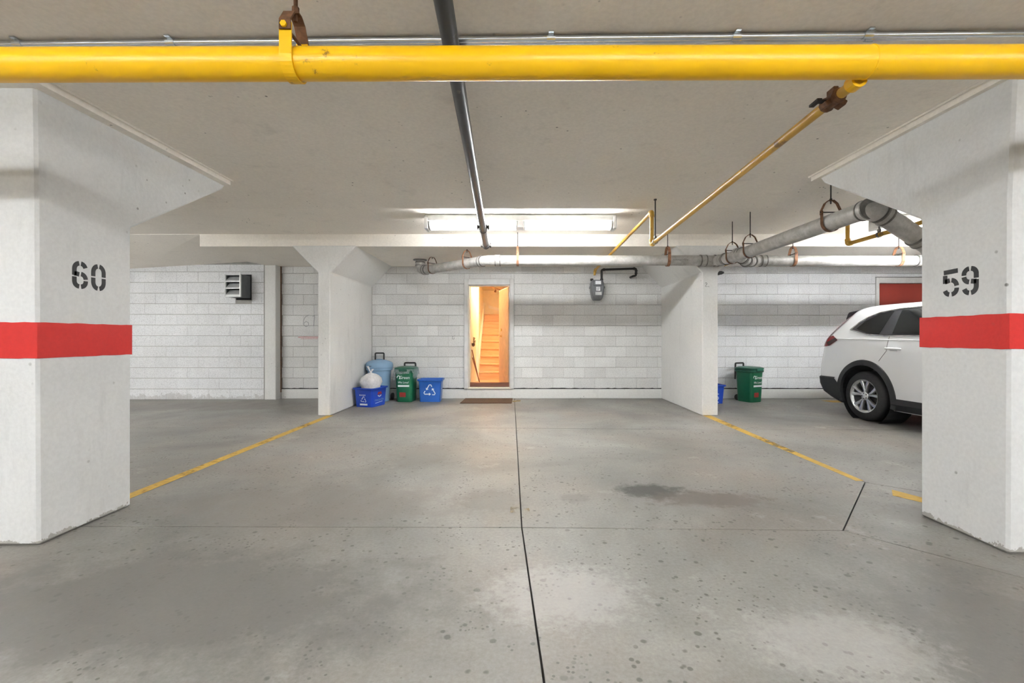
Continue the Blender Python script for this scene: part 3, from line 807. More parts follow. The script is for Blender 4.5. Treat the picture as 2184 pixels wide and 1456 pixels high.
# ================================================================== PIPES
def hanger(label, p, yaw, r, top, wid=0.035, mat='copper', rodmat='darkiron', yoke=0.095, group=None, rod_r=0.006):
    """clevis hanger: strap under the pipe, yoke above it, threaded rod to the ceiling; pipe runs along local X"""
    h = thing('pipe_hanger', label, 'pipe hanger', p, yaw, group)
    t = 0.005; R = r + 0.006
    def ribbon(prof, w, nm, m):
        rings = []
        for i, (y, z) in enumerate(prof):
            a, b = Vector(prof[max(i - 1, 0)]), Vector(prof[min(i + 1, len(prof) - 1)])
            d = (b - a).normalized(); n = Vector((d.y, -d.x)) * t
            rings.append([Vector((-w / 2, y, z)), Vector((w / 2, y, z)), Vector((w / 2, y + n.x, z + n.y)), Vector((-w / 2, y + n.x, z + n.y))])
        return MB().loft(rings).build(nm, m, h)
    zt = r + 0.030
    ribbon([(-R, zt), (-R, 0)] + [(-R * math.cos(a), -R * math.sin(a)) for a in (PI * k / 16 for k in range(1, 16))] + [(R, 0), (R, zt)], wid, 'strap', mat)
    Y = R + t + 0.001
    ribbon([(Y, zt - 0.035), (Y, zt), (Y * 0.62, zt + yoke * 0.72), (Y * 0.25, zt + yoke), (-Y * 0.25, zt + yoke), (-Y * 0.62, zt + yoke * 0.72), (-Y, zt), (-Y, zt - 0.035)], wid * 0.9, 'yoke', mat)
    MB().tube([(0, -Y - 0.012, zt - 0.012), (0, Y + 0.012, zt - 0.012)], 0.0055, 8).build('cross_bolt', rodmat, h)
    zr = top - p[2]
    MB().tube([(0, 0, zt + yoke - 0.03), (0, 0, zr)], rod_r, 8).build('threaded_rod', rodmat, h)
    MB().tube([(0, 0, zt + yoke + 0.004), (0, 0, zt + yoke + 0.018)], rod_r * 2, 6).build('nut', rodmat, h)
    return h
def ring(p, d, r0, wid, bulge=0.0):
    """sleeve around a pipe at p along direction d"""
    d = Vector(d).normalized(); p = Vector(p)
    return MB().tube([p - d * wid / 2, p + d * wid / 2], r0, 20)

# --- big yellow gas main
ya = Vector((-10.05, 1.617, EYE + 0.9425)); yb = Vector((12.05, 1.871, EYE + 1.166))
def on_main(x):
    t = (x - ya.x) / (yb.x - ya.x); return ya.lerp(yb, t)
def main_from_px(px):
    x = 0.0
    for _ in range(20): x = (px - VX) / F * on_main(x).y
    return on_main(x)
RM = 0.0588
gm = thing('gas_main_pipe', 'bright yellow gas main crossing the ceiling with thin branches to the meters', 'pipe', on_main(0))
MB().tube([on_main(-10.05 + 22.1 * k / 10) for k in range(11)], RM, 40).build('main_pipe', 'ypipe', gm, world=True, smooth=40)
for px in (1851,):
    c = main_from_px(px); d = (yb - ya).normalized(); 
    MB().tube([c - d * 0.004, c - d * 0.002, c + d * 0.002, c + d * 0.004], [RM, RM + .0022, RM + .0022, RM], 40).build('weld_bead', 'ypipe', gm, world=True)
# its hanger: yellow-painted strap, brown yoke and rod
c = main_from_px(634)
hg = thing('main_pipe_hanger', 'brown hanger with yellow painted strap on the yellow gas main', 'pipe hanger', c)
def rib(prof, w, nm, m, xo=0.0, t=0.006, slant=0.0):
    rings = []
    for i, (y, z) in enumerate(prof):
        a, b = Vector(prof[max(i - 1, 0)]), Vector(prof[min(i + 1, len(prof) - 1)]); d = (b - a).normalized(); n = Vector((d.y, -d.x)) * t
        s = xo - slant * z
        rings.append([Vector((s - w / 2, y, z)), Vector((s + w / 2, y, z)), Vector((s + w / 2, y + n.x, z + n.y)), Vector((s - w / 2, y + n.x, z + n.y))])
    return MB().loft(rings).build(nm, m, hg)
R = RM + 0.002
rib([(-R, 0.115), (-R, 0.0)] + [(-R * math.cos(a), -R * math.sin(a)) for a in (PI * k / 16 for k in range(1, 16))] + [(R, 0), (R, 0.115)], 0.045, 'strap', 'ypipe', -0.012)
rib([(R + .012, 0.0), (R + .012, 0.11), (R * .62, 0.168), (R * .2, 0.185), (-R * .2, 0.185), (-R * .62, 0.168), (-R - .008, 0.12), (-R - .008, 0.085)], 0.042, 'yoke', 'rust', -0.010)
MB().tube([(-0.012, -R - 0.022, 0.10), (-0.012, -R, 0.10)], 0.012, 6).build('bolt_head', 'ypipe', hg)
MB().tube([(-0.012, -R - 0.01, 0.10), (-0.012, R + 0.03, 0.10)], 0.006, 8).build('cross_bolt', 'rust', hg)
MB().tube([(-0.006, 0, 0.16), (-0.006, 0, SLAB - c.z)], 0.0075, 10).build('threaded_rod', 'rust', hg)
MB().tube([(-0.006, 0, 0.19), (-0.006, 0, 0.215)], 0.013, 6).build('nut', 'rust', hg)

# --- thin yellow branches
def branch(label, pts):
    r = gm
    RB = 0.021
    MB().tube(fillet(pts, 0.035), RB, 16).build('branch_pipe', 'ypipe2', r, world=True, smooth=40)['label'] = label
    for i in range(1, len(pts) - 1):
        p = Vector(pts[i])
        for q in (pts[i - 1], pts[i + 1]):
            d = (Vector(q) - p).normalized()
            MB().tube([p + d * 0.03, p + d * 0.055], 0.0285, 16).build('elbow_collar', 'ypipe2', r, world=True)
        MB().tube(fillet([p + (Vector(pts[i - 1]) - p).normalized() * 0.045, p, p + (Vector(pts[i + 1]) - p).normalized() * 0.045], 0.035), 0.026, 16).build('elbow', 'ypipe2', r, world=True, smooth=40)
    return r
mb_ = main_from_px(1846)
B0 = Vector((mb_.x, mb_.y + 0.03, mb_.z - 0.046)); B1 = pt(1390, 521, 4.90); B2 = pt(1390, 452, 4.90); B3 = Vector((1.475, 8.70, EYE + 1.295)); B4 = Vector((1.462, 8.70, EYE + 1.195))
br = branch('thin yellow gas branch leading from the main to the gas meter', [B0, B1, B2, B3, B4])
dB = (B1 - B0).normalized(); U = Vector((1, 0, 0)); W = dB.cross(U).normalized(); U = W.cross(dB)
vc = B0 + dB * 0.16
vm = MB(); vm.tube([vc - dB * 0.055, vc - dB * 0.04, vc - dB * .02, vc + dB * .02, vc + dB * 0.04, vc + dB * 0.055], [0.026, 0.034, 0.028, 0.028, 0.034, 0.026], 8)
for a in range(3):
    e = U * math.cos(a * 2.1 + 0.5) + W * math.sin(a * 2.1 + 0.5)
    vm.obox(vc + e * 0.036, e, dB, e.cross(dB), 0.026, 0.05, 0.022)
vm.build('union_coupling', 'rust', br, world=True, bevel=0.003)['label'] = 'brown iron union with lugs'
vh = MB(); vh.obox(vc - U * 0.045 - W * 0.0 + dB * 0.01, U, dB, W, 0.05, 0.022, 0.008); vh.obox(vc - U * 0.06 + dB * 0.02, U, dB, W, 0.02, 0.06, 0.01)
vh.build('valve_lever', 'darkiron', br, world=True)
MB().tube([B0 - dB * 0.0, B0 + dB * 0.045], 0.031, 18).build('weld_outlet', 'ypipe', br, world=True)
G0 = Vector((3.58, 1.81, EYE + 1.03)); G1 = pt(1808, 520, 5.05); G2 = pt(1808, 463, 5.05); G3 = Vector((3.70, 8.70, EYE + 1.29)); G4 = Vector((3.70, 8.70, EYE + 1.0))
branch('thin yellow gas branch passing behind the 59 column', [G0, G1, G2, G3, G4])
def small_hanger(label, p, top, r=0.022):
    h = thing('rod_hanger', label, 'pipe hanger', p)
    MB().tube([(0, 0, 0.055), (0, 0, top - p[2])], 0.007, 8).build('threaded_rod', 'darkiron', h)
    MB().lathe([(r + .002, -0.012), (r + .007, -0.012), (r + .007, 0.012), (r + .002, 0.012), (r + .002, -0.012)], 18, axis='y', caps=(False, False)).build('ring_clamp', 'drainjoint', h)
    MB().lathe([(0.012, 0.026), (0.018, 0.04), (0.016, 0.055), (0.008, 0.062)], 8).build('swivel_nut', 'drainjoint', h)
    MB().tube([(0, 0, top - p[2] - 0.012), (0, 0, top - p[2])], 0.016, 6).build('anchor', 'darkiron', h)
hp = B0.lerp(B1, 0.955); small_hanger('black rod hanger holding the yellow branch near its elbow', hp, SLAB)
hp = G0.lerp(G1, 0.86); small_hanger('black rod hanger holding the yellow branch near the 59 column', hp, SLAB)

# --- black sprinkler pipe
S0 = Vector((-0.36, -9.05, EYE + 1.33)); 
sa, sb = pt(945, 0, 1.752), pt(1036.5, 524, 6.2)
S0 = sa + (sa - sb) * (10.7 / (sb.y - sa.y))
sp = thing('sprinkler_pipe', 'black steel pipe running away under the ceiling toward the strip light', 'pipe', sa)
S0.z = sa.z + 0.05
MB().tube([S0, S0.lerp(sa, 0.5), sa, sa.lerp(sb, 0.33), sa.lerp(sb, 0.66), sb], 0.0375, 24).build('pipe_run', 'blackpipe', sp, world=True, smooth=40)
ds = (sb - sa).normalized()
for c, lab in ((pt(1030.5, 484, 5.28), None), (sb - ds * 0.03, None)):
    m_ = MB(); m_.tube([c - ds * 0.035, c + ds * 0.035], 0.050, 20)
    for s in (-1, 1):
        m_.box(c.x + s * 0.05 - 0.022, c.x + s * 0.05 + 0.022, c.y - 0.028, c.y + 0.028, c.z - 0.016, c.z + 0.016)
        m_.tube([(c.x + s * 0.062, c.y, c.z - 0.035), (c.x + s * 0.062, c.y, c.z + 0.035)], 0.008, 6)
    m_.build('grooved_coupling', 'darkiron', sp, world=True, bevel=0.003)
MB().tube([sb, sb + ds * 0.012], 0.044, 20).build('end_cap', 'darkiron', sp, world=True, bevel=0.004)
c = sa.lerp(sb, 0.80) ; 
hs = thing('rod_hanger', 'thin rod hanger holding the black sprinkler pipe', 'pipe hanger', c)
MB().lathe([(0.0425, -0.012), (0.047, -0.012), (0.047, 0.012), (0.0425, 0.012), (0.0425, -0.012)], 20, axis='y', caps=(False, False)).build('ring_clamp', 'darkiron', hs)
MB().tube([(0, 0, 0.042), (0, 0, RECESS - c.z)], 0.006, 8).build('threaded_rod', 'darkiron', hs)

# --- grey drain pipes
RD = 0.076
DY = 6.775
dn = thing('drain_pipe', 'grey cast drain piping hung below the beam and angling to the 59 column', 'pipe', pt(1300, 555, DY))
def drain(name, label, pts, fr=0.12):
    MB().tube(fillet(pts, fr, 8), RD, 28).build('pipe_run', 'drain', dn, world=True, smooth=40)['label'] = label
    return dn
def coupling(r, p, d, wide=0.075):
    d = Vector(d).normalized(); p = Vector(p)
    o = MB().tube([p - d * wide / 2, p + d * wide / 2], RD + 0.006, 28).build('coupling_sleeve', 'drain', r, world=True, smooth=40)
    for s in (-1, 1):
        q = p + d * s * wide * 0.45
        MB().tube([q - d * 0.007, q + d * 0.007], RD + 0.010, 28).build('band_clamp', 'drainjoint', o, world=True)
e0 = pt(896, 551, 8.08); e0.z = SOFFIT
e1 = Vector((e0.x + 0.01, 8.08, pt(902, 577, 8.08).z)); e2 = pt(1040, 555, DY); e3 = pt(1538, 555.5, DY)
dl = drain('drain_pipe', 'grey cast drain pipe hung along the beam over the stair door', [e0, e1, e2, e3], 0.13)
MB().tube([e0 - Vector((0, 0, 0.012)), e0], RD + 0.045, 28).build('ceiling_flange', 'drainjoint', dl, world=True)
coupling(dl, e0 - Vector((0, 0, 0.075)), (0, 0, 1), 0.06)
d12 = (e2 - e1).normalized(); d23 = (e3 - e2).normalized()
coupling(dl, e1 + d12 * 0.16, d12); coupling(dl, e2 - d12 * 0.14, d12, 0.06); coupling(dl, e2 + d23 * 0.15, d23, 0.08)
coupling(dl, pt(1499, 555.5, DY), d23, 0.09); coupling(dl, pt(1528, 555.5, DY), d23, 0.06)
# trunk toward the column
t0 = pt(1528, 556, DY); t1 = pt(1562, 549, 6.15); t2 = pt(1860, 443, 3.72); t3 = pt(1962, 510, 3.80); t4 = t3 + (t3 - t2).normalized() * 0.16; t5 = Vector((t4.x + 0.02, t4.y, 0.0))
tr = drain('drain_trunk_pipe', 'thick grey drain pipe angling toward the 59 column', [t0, t1, t2, t3, t4, t5], 0.14)
dt = (t2 - t1).normalized()
coupling(tr, t0.lerp(t1, 0.62), t1 - t0, 0.05); coupling(tr, pt(1581, 541, 5.93), dt, 0.07)
coupling(tr, t2 - dt * 0.06, dt, 0.07); d3 = (t3 - t2).normalized(); coupling(tr, t2 + d3 * 0.12, d3, 0.06); coupling(tr, t3 - d3 * 0.02, d3, 0.06)
# right-hand run with its double bend
r0 = pt(1572, 540, 6.0); r1 = pt(1592, 557, 6.36); r2 = pt(1612, 556, DY); r3 = Vector((9.5, DY, pt(1691, 555.5, DY).z)); 
rr = drain('drain_pipe', 'grey drain pipe hung along the beam over the white car', [r0, r1, r2, r3], 0.10)
for t, a, b in ((0.55, r0, r1), (0.95, r0, r1), (0.5, r1, r2)):
    d = (b - a).normalized(); coupling(rr, a.lerp(b, t), d, 0.045)
coupling(rr, pt(1627, 556, DY), (1, 0, 0), 0.08); coupling(rr, pt(1958, 555.5, DY), (1, 0, 0), 0.08)
# hangers
yaw12 = math.atan2(d12.y, d12.x); yawt = math.atan2(dt.y, dt.x)
def along(a, b, px):
    lo, hi = 0.0, 1.0
    for _ in range(40):
        m = (lo + hi) / 2; p = a.lerp(b, m)
        if VX + p.x / p.y * F < px: lo = m
        else: hi = m
    return a.lerp(b, lo)
def on_t(px):
    return along(t1, t2, px)
hanger('rusty clevis hanger at the ceiling elbow end of the drain pipe', along(e1, e2, 922), yaw12, RD, SOFFIT, 0.02, 'rust')
hanger('rusty orange clevis hanger on the slanting drain length left of the stair door', along(e1, e2, 996), yaw12, RD, SOFFIT, 0.03)
hanger('rusty orange clevis hanger on the drain pipe directly over the stair door', pt(1104, 555, DY), 0, RD, RECESS)
hanger('rusty orange clevis hanger on the drain pipe right of the gas meter', pt(1424, 555.5, DY), 0, RD, RECESS, 0.045)
hanger('dark clevis hanger nearest the junction on the slanting drain trunk', on_t(1562), yawt, RD, RECESS, 0.03, 'rust')
hanger('dark clevis hanger past the paired couplings on the slanting drain trunk', on_t(1600), yawt, RD, RECESS, 0.03, 'rust')
hanger('rusty clevis hanger near the column head on the slanting drain trunk', on_t(1772), yawt, RD, SLAB, 0.035, 'rust')
hanger('rusty orange clevis hanger on the drain pipe right of the double bend', pt(1691, 555.5, DY), 0, RD, RECESS, 0.045)
hanger('rusty orange clevis hanger on the drain pipe above the red door', pt(1917, 555.5, DY), 0, RD, RECESS, 0.045)

sw_ = MB(); o_ = pt(1431, 556, DY) - Vector((0, RD + 0.0015, 0))
stroke(sw_, [(0.012 * k, (0.012 if k % 2 else -0.010) * (1.3 if k % 5 == 0 else 0.8)) for k in range(20)], 0.004, o_, (1, 0, 0), (0, 0, 1), (0, -1, 0), 0.0012)
sw_.build('marker_scrawl', 'stencil', dn, world=True)
# --- zinc conduits on the slab
def conduit(label, a, b, r, straps):
    o = thing('conduit', label, 'conduit', a)
    a, b = Vector(a), Vector(b)
    MB().tube([a, b], r, 14).build('conduit_tube', 'conduit', o, world=True, smooth=40)
    for px in straps:
        p = along(a, b, px)
        MB().tube([p - Vector((0.02, 0, 0)), p + Vector((0.02, 0, 0))], r + 0.004, 14).build('coupling', 'conduit', o, world=True)
        MB().box(p.x - 0.012, p.x + 0.012, p.y - r - 0.02, p.y + r + .02, SLAB - 0.008, SLAB - 0.001).build('strap_tab', 'conduit', o, world=True)
    return o
zc = SLAB - 0.020
def yz(py): return F * (zc - EYE) / (VY - py)
def cpt(px, py):
    y = yz(py); return Vector(((px - VX) / F * y, y, zc))
ca, cb_ = cpt(-60, 95.0), cpt(2300, 70.5)
cd = (cb_ - ca); 
conduit('shiny zinc conduit crossing the ceiling just behind the yellow main', ca - cd * 0.9, cb_ + cd * 0.9, 0.0135, (40, 365, 1175, 1570, 1850))
ca2, cb2 = cpt(600, 96), cpt(2060, 79.5)
conduit('second zinc conduit lying behind the longer one on the ceiling', ca2, cb2, 0.011, (920, 1570, 1853))

# ================================================================== WALL EQUIPMENT
# gas meter
gx, gz = pt(1273, 600, 8.62).x, EYE + 0.985
gmr = thing('gas_meter', 'grey gas meter with white labels on the block wall', 'gas meter', (gx, 8.62, gz - 0.2))
mm = MB()
prof = [(-.10, .30), (-.125, .24), (-.13, .16), (-.122, .08), (-.10, -.02), (-.075, -.075), (.075, -.075), (.10, -.02), (.122, .08), (.13, .16), (.125, .24), (.10, .30)]
mm.loft([[Vector((x * k, y, z)) for x, z in prof] for y, k in ((0.09, 0.9), (0.06, 1.0), (-0.06, 1.0), (-0.10, 0.88))])
mm.build('meter_body', 'metergrey', gmr, bevel=0.008)
MB().box(-0.145, 0.145, -0.055, 0.055, 0.145, 0.185).build('flange', 'metergrey', gmr, bevel=0.006)
MB().box(-0.085, 0.085, -0.125, -0.09, 0.19, 0.285).build('index_box', 'metergrey', gmr, bevel=0.008)
MB().box(-0.048, 0.055, -0.128, -0.1245, 0.215, 0.278).build('label_plate', 'white_print', gmr)
MB().box(-0.030, 0.045, -0.104, -0.0985, 0.095, 0.168).build('label_plate', 'white_print', gmr)
MB().box(-0.045, 0.072, -0.104, -0.0985, 0.015, 0.075).build('label_plate', 'louvre', gmr)
for k in range(4):
    MB().box(-0.024 + .016 * (k % 2), 0.012 + .01 * k, -0.1055, -0.1035, 0.105 + k * .015, 0.111 + k * .015).build('printed_line', 'metergrey', gmr)
for x in (-0.095, 0.09):
    MB().lathe([(0.024, 0.29), (0.03, 0.30), (0.03, 0.33), (0.022, 0.335)], 12, (x, 0, 0)).build('inlet_nut', 'blackiron', gmr)
MB().box(-0.04, 0.04, 0.085, WALL_Y - 8.62 - 0.004, 0.1, 0.2).build('wall_bracket', 'darkiron', gmr)
mp0 = Vector((gx + 0.09, 8.62, gz + 0.12)); mpt = pt(1285, 575, 8.62).z
op = gmr
q1 = Vector((mp0.x, 8.62, mpt)); q2 = Vector((pt(1357, 573, 8.62).x, 8.62, mpt + 0.022)); q3 = Vector((q2.x, 8.64, mpt - 0.105)); q4 = Vector((q2.x - 0.05, 8.70, mpt - 0.115)); q5 = Vector((q2.x - .055, WALL_Y - 0.004, mpt - 0.115))
MB().tube(fillet([mp0, q1, q2, q3, q4, q5], 0.035), 0.021, 14).build('outlet_pipe', 'blackiron', op, world=True, smooth=40)['label'] = 'black iron outlet pipe hooking into the wall'
for a, b in ((q1, q2), (q2, q1), (q2, q3), (q3, q2)):
    d = (b - a).normalized(); MB().tube([a + d * 0.03, a + d * 0.055], 0.028, 14).build('elbow_collar', 'blackiron', op, world=True)
# hook of the neighbouring meter's pipe, just past the right divider
hk = thing('meter_outlet_pipe', 'black iron pipe end poking past the right divider wall', 'pipe', (3.55, 8.6, EYE + 1.15))
za = pt(1545, 581, 8.6)
MB().tube(fillet([Vector((3.45, 8.6, za.z - 0.03)), Vector((3.60, 8.6, za.z - .02)), Vector((za.x - 0.02, 8.6, za.z)), Vector((za.x - 0.02, 8.72, za.z)), Vector((za.x - .02, WALL_Y - .004, za.z))], 0.03), 0.023, 12).build('pipe_run', 'blackiron', hk, world=True, smooth=40)
MB().tube([(za.x - 0.14, 8.6, za.z - .012), (za.x - 0.05, 8.6, za.z - .004)], 0.033, 12).build('elbow_collar', 'blackiron', hk, world=True)
# louvre box
lx0, lx1 = pt(479.5, 600, 8.36).x, pt(514, 600, 8.36).x
lz1, lz0 = pt(500, 584, 8.36).z, pt(500, 633, 8.36).z
lv = thing('louvre_box', 'grey louvred vent box projecting from the white block wall', 'vent', ((lx0 + lx1) / 2, 8.5, lz0))
fm = MB(); e = 0.022
fm.box(lx0, lx0 + e, 8.345, 8.38, lz0, lz1); fm.box(lx1 - e, lx1, 8.345, 8.38, lz0, lz1); fm.box(lx0 + e, lx1 - e, 8.345, 8.38, lz1 - e, lz1); fm.box(lx0 + e, lx1 - e, 8.345, 8.38, lz0, lz0 + e)
fm.build('face_frame', 'louvre', lv, world=True, bevel=0.002)
bx = MB(); bx.box(lx0 + .004, lx0 + .012, 8.38, 8.678, lz0 + .004, lz1 - .004); bx.box(lx1 - .012, lx1 - .004, 8.38, 8.678, lz0 + .004, lz1 - .004)
bx.box(lx0 + .012, lx1 - .012, 8.38, 8.678, lz1 - .012, lz1 - .004); bx.box(lx0 + .012, lx1 - .012, 8.38, 8.678, lz0 + .004, lz0 + .012)
bx.build('casing', 'louvre_side', lv, world=True)
MB().box(lx0 + .012, lx1 - .012, 8.55, 8.56, lz0 + .012, lz1 - .012).build('dark_back', 'louvre_dark', lv, world=True)
H = (lz1 - lz0 - 2 * e)
for k in range(3):
    z = lz0 + e + H * (k + 0.0) / 3
    MB().prism([(lx0 + e, 8.35, z), (lx0 + e, 8.35, z + 0.022), (lx0 + e, 8.47, z + H / 3 - .01), (lx0 + e, 8.47, z + H / 3 - 0.03)], (lx1 - lx0 - 2 * e, 0, 0)).build('louvre_blade', 'louvre', lv, world=True)
MB().box(lx0 + .02, lx1 + .005, 8.664, 8.679, lz0 - 0.03, lz1 + 0.03).build('wall_collar', 'louvre_dark', lv, world=True)

# door mat
MBm = MB().prism([(-1.045, 8.16, 0.001), (-0.115, 8.16, 0.001), (-0.105, 8.80, 0.001), (-1.02, 8.80, 0.001)], (0, 0, 0.012))
tag(MBm.build('door_mat', 'mat', bevel=0.004), 'brown door mat on the floor before the stair door', 'mat')

# brown boards fixed low on the rear of the right column
bb = thing('bumper_boards', 'brown boards fixed low on the rear of the 59 column', 'boards', (3.06, 3.02, 0.47))
for k in range(3):
    s = 0.055
    MB().obox(Vector((2.985 + 0.035 * k + 0.03, 3.06 + 0.06 * k, 0.545 - 0.012 * k)), (0.82, 0.0, -0.57), (0, 1, 0), (0.57, 0, 0.82), 0.20, 0.055, 0.045).build('board', 'brown_board', bb, world=True, bevel=0.004)
MB().box(3.03, 3.10, 3.02, 3.12, 0.47, 0.60).build('bracket', 'darkiron', bb, world=True)

# ================================================================== BINS
def recycle_symbol(mb, c, U, V, N, s, wid=None):
    wid = wid or 0.17 * s
    base = [(-0.42, -0.34), (-0.10, -0.40)]
    for k in range(3):
        a = k * 2 * PI / 3
        def rot(p): return (p[0] * math.cos(a) - p[1] * math.sin(a), p[0] * math.sin(a) + p[1] * math.cos(a))
        loop = [(-0.60, -0.02), (-0.76, -0.28), (-0.66, -0.44), (-0.08, -0.44)]
        stroke(mb, [tuple(s * q for q in rot(p)) for p in loop], wid, c, U, V, N)
        tip = [(-0.10, -0.44 - 0.20), (0.16, -0.44), (-0.10, -0.44 + 0.20)]
        t3 = [Vector(c) + Vector(U) * (s * rot(p)[0]) + Vector(V) * (s * rot(p)[1]) + Vector(N) * 0.0008 for p in tip]
        mb.loft([t3, [q + Vector(N) * 0.0008 for q in t3]])

def blue_box(name, label, loc, rotz, W, D, Ht, mat, group=None, flare=0.9, floor_h=0.0):
    r = thing(name, label, 'recycling box', loc, rotz, group)
    def ringz(t, off): 
        k = flare + (1 - flare) * t
        return rrect(W * k - 2 * off, D * k - 2 * off, 0.035, Ht * t + (0.006 if off and t == 0 else 0))
    mb = MB()
    rings = [ringz(t, 0) for t in (0, 0.02, 0.5, 0.90)] + [rrect(W + 0.004, D + 0.004, 0.04, Ht * 0.915), rrect(W + 0.05, D + 0.05, 0.055, Ht * 0.93), rrect(W + 0.055, D + 0.055, 0.055, Ht), rrect(W + 0.012, D + 0.012, 0.04, Ht)]
    rings += [ringz(0.9, 0.006), ringz(0.5, 0.006), rrect(W * flare - 0.02, D * flare - 0.02, 0.03, 0.012)]
    mb.loft(rings)
    mb.build('tub', mat, r, smooth=35)
    return r
yf = lambda W, D, Ht: 0
# --- (1) box with the white bag, turned a little against the divider
b1 = blue_box('recycling_box', 'blue recycling box holding a white garbage bag beside the divider wall', (-2.568, 7.93, 0), math.radians(-16), 0.36, 0.45, 0.325, 'bluebox')
# flat print on its front and long side (front = local -Y, long side = local +X)
def print_on_box(r, W, D, Ht, flare, ops):
    sy = (1 - flare) * D / 2 / Ht
    return Vector((0, -(D * flare / 2) - 0.001, 0)), Vector((0, -sy, 1)).normalized()
o0, V0 = print_on_box(b1, 0.36, 0.45, 0.325, 0.9, None)
N0 = Vector((0, -1, 0))
mb = MB(); recycle_symbol(mb, o0 + V0 * 0.125, (1, 0, 0), V0, N0, 0.068, 0.009); mb.build('recycling_symbol', 'white_print', b1)
MB().obox(o0 + V0 * 0.045, (1, 0, 0), V0, N0, 0.145, 0.030, 0.003).build('label_strip', 'white_print', b1)
text_mesh('printed_name', 'BLUE BOX', 0.03, 'white_print', o0 + V0 * 0.195 + Vector((-0.075, -0.001, 0)), (1, 0, 0), V0, N0, b1, False, width=0.12)
sxl = (1 - 0.9) * 0.36 / 2 / 0.325
o1 = Vector((0.36 * 0.45 + 0.001, 0, 0)); V1 = Vector((sxl, 0, 1)).normalized(); U1 = Vector((0, 1, 0)); N1 = Vector((1, 0, 0))
mb = MB()
stroke(mb, [(-0.05, 0.20), (-0.03, 0.235), (0.0, 0.22), (0.03, 0.24), (0.05, 0.20)], 0.035, o1, U1, V1, N1)
mb.build('emblem', 'red_print', b1)
mb = MB(); stroke(mb, [(-0.05, 0.185), (0.0, 0.165), (0.05, 0.185)], 0.016, o1, U1, V1, N1); mb.build('emblem_swoosh', 'white_print', b1)
text_mesh('printed_name', 'recycle', 0.06, 'palecan', o1 + V1 * 0.095 - U1 * 0.13, U1, V1, N1, b1, False, width=0.26)
mb = MB(); stroke(mb, [(-0.12, 0.06), (0.10, 0.075)], 0.008, o1, U1, V1, N1); mb.build('underline', 'white_print', b1)
# bag
bg = thing('garbage_bag', 'tied white garbage bag sitting in a blue recycling box', 'garbage bag', (-2.57, 7.94, 0.013))
bm_ = MB(); rings = []
NB = 40
for i, (rr_, z) in enumerate([(0.10, 0.0), (0.135, 0.02), (0.15, 0.12), (0.150, 0.25), (0.160, 0.33), (0.186, 0.40), (0.17, 0.46), (0.13, 0.505), (0.075, 0.535), (0.03, 0.548), (0.014, 0.557), (0.012, 0.565)]):
    ring_ = []
    for j in range(NB):
        a = 2 * PI * j / NB
        k = 1 + (0.045 * math.sin(a * 7 + i * 0.9) + 0.03 * math.sin(a * 12 - i * 1.7)) * min(1, i / 3) * (1 if z > 0.27 else 0.35)
        ring_.append(Vector((rr_ * k * math.cos(a), rr_ * k * math.sin(a) * (0.98), z + 0.008 * math.sin(3 * a + i))))
    rings.append(ring_)
bm_.loft(rings); bm_.build('bag_body', 'bag', bg, smooth=60)
km = MB()
for ax_, L_ in ((-0.055, 0.115), (0.035, 0.065)):
    km.loft([[Vector((ax_ * t + w_ * (0.006 + 0.014 * t), -0.004 + d_ * 0.003, 0.556 + L_ * t)) for w_, d_ in ((-1, -1), (1, -1), (1, 1), (-1, 1))] for t in (0, 0.35, 0.7, 1.0)])
km.build('knot_ears', 'bag', bg)
# --- (2) wheeled pale blue can
cn = thing('garbage_can', 'light blue round garbage can with lid and black pull handle', 'garbage can', (-2.592, 8.50, 0))
MB().lathe([(0.175, 0.0), (0.182, 0.008), (0.20, 0.40), (0.213, 0.60), (0.205, 0.60), (0.17, 0.02)], 40).build('can_body', 'palecan', cn, smooth=35)
ld = MB().lathe([(0.222, 0.575), (0.237, 0.58), (0.240, 0.62), (0.247, 0.63), (0.247, 0.685), (0.235, 0.715), (0.20, 0.74), (0.12, 0.765), (0.05, 0.772), (0.002, 0.773)], 44, caps=(False, True)).build('lid', 'palecan', cn, smooth=30)
MB().box(-0.06, 0.06, -0.02, 0.02, 0.768, 0.785).build('lid_grip', 'palecan', ld, bevel=0.008)
mb = MB(); stroke(mb, [(-0.12, 0.665), (-0.075, 0.66)], 0.008, (0, -0.236, 0), (1, 0, 0), (0, 0, 1), (0, -1, 0)); mb.build('moulded_mark', 'blackplastic', ld)
hm = MB(); hm.tube(fillet([(-0.15, 0.235, 0.05), (-0.15, 0.235, 0.885), (0.015, 0.235, 0.885), (0.015, 0.235, 0.05)], 0.02), 0.014, 10)
hm.build('pull_handle', 'blackplastic', cn)
MB().box(-0.13, -0.005, 0.228, 0.242, 0.80, 0.845).build('handle_brace', 'steel', cn)
for s in (-1, 1):
    MB().lathe([(0.012, -0.02), (0.06, -0.02), (0.065, -0.012), (0.065, 0.012), (0.06, 0.02), (0.012, 0.02)], 20, (s * 0.19 + .0, 0.20, 0.066), 'x').build('wheel', 'blackplastic', cn)
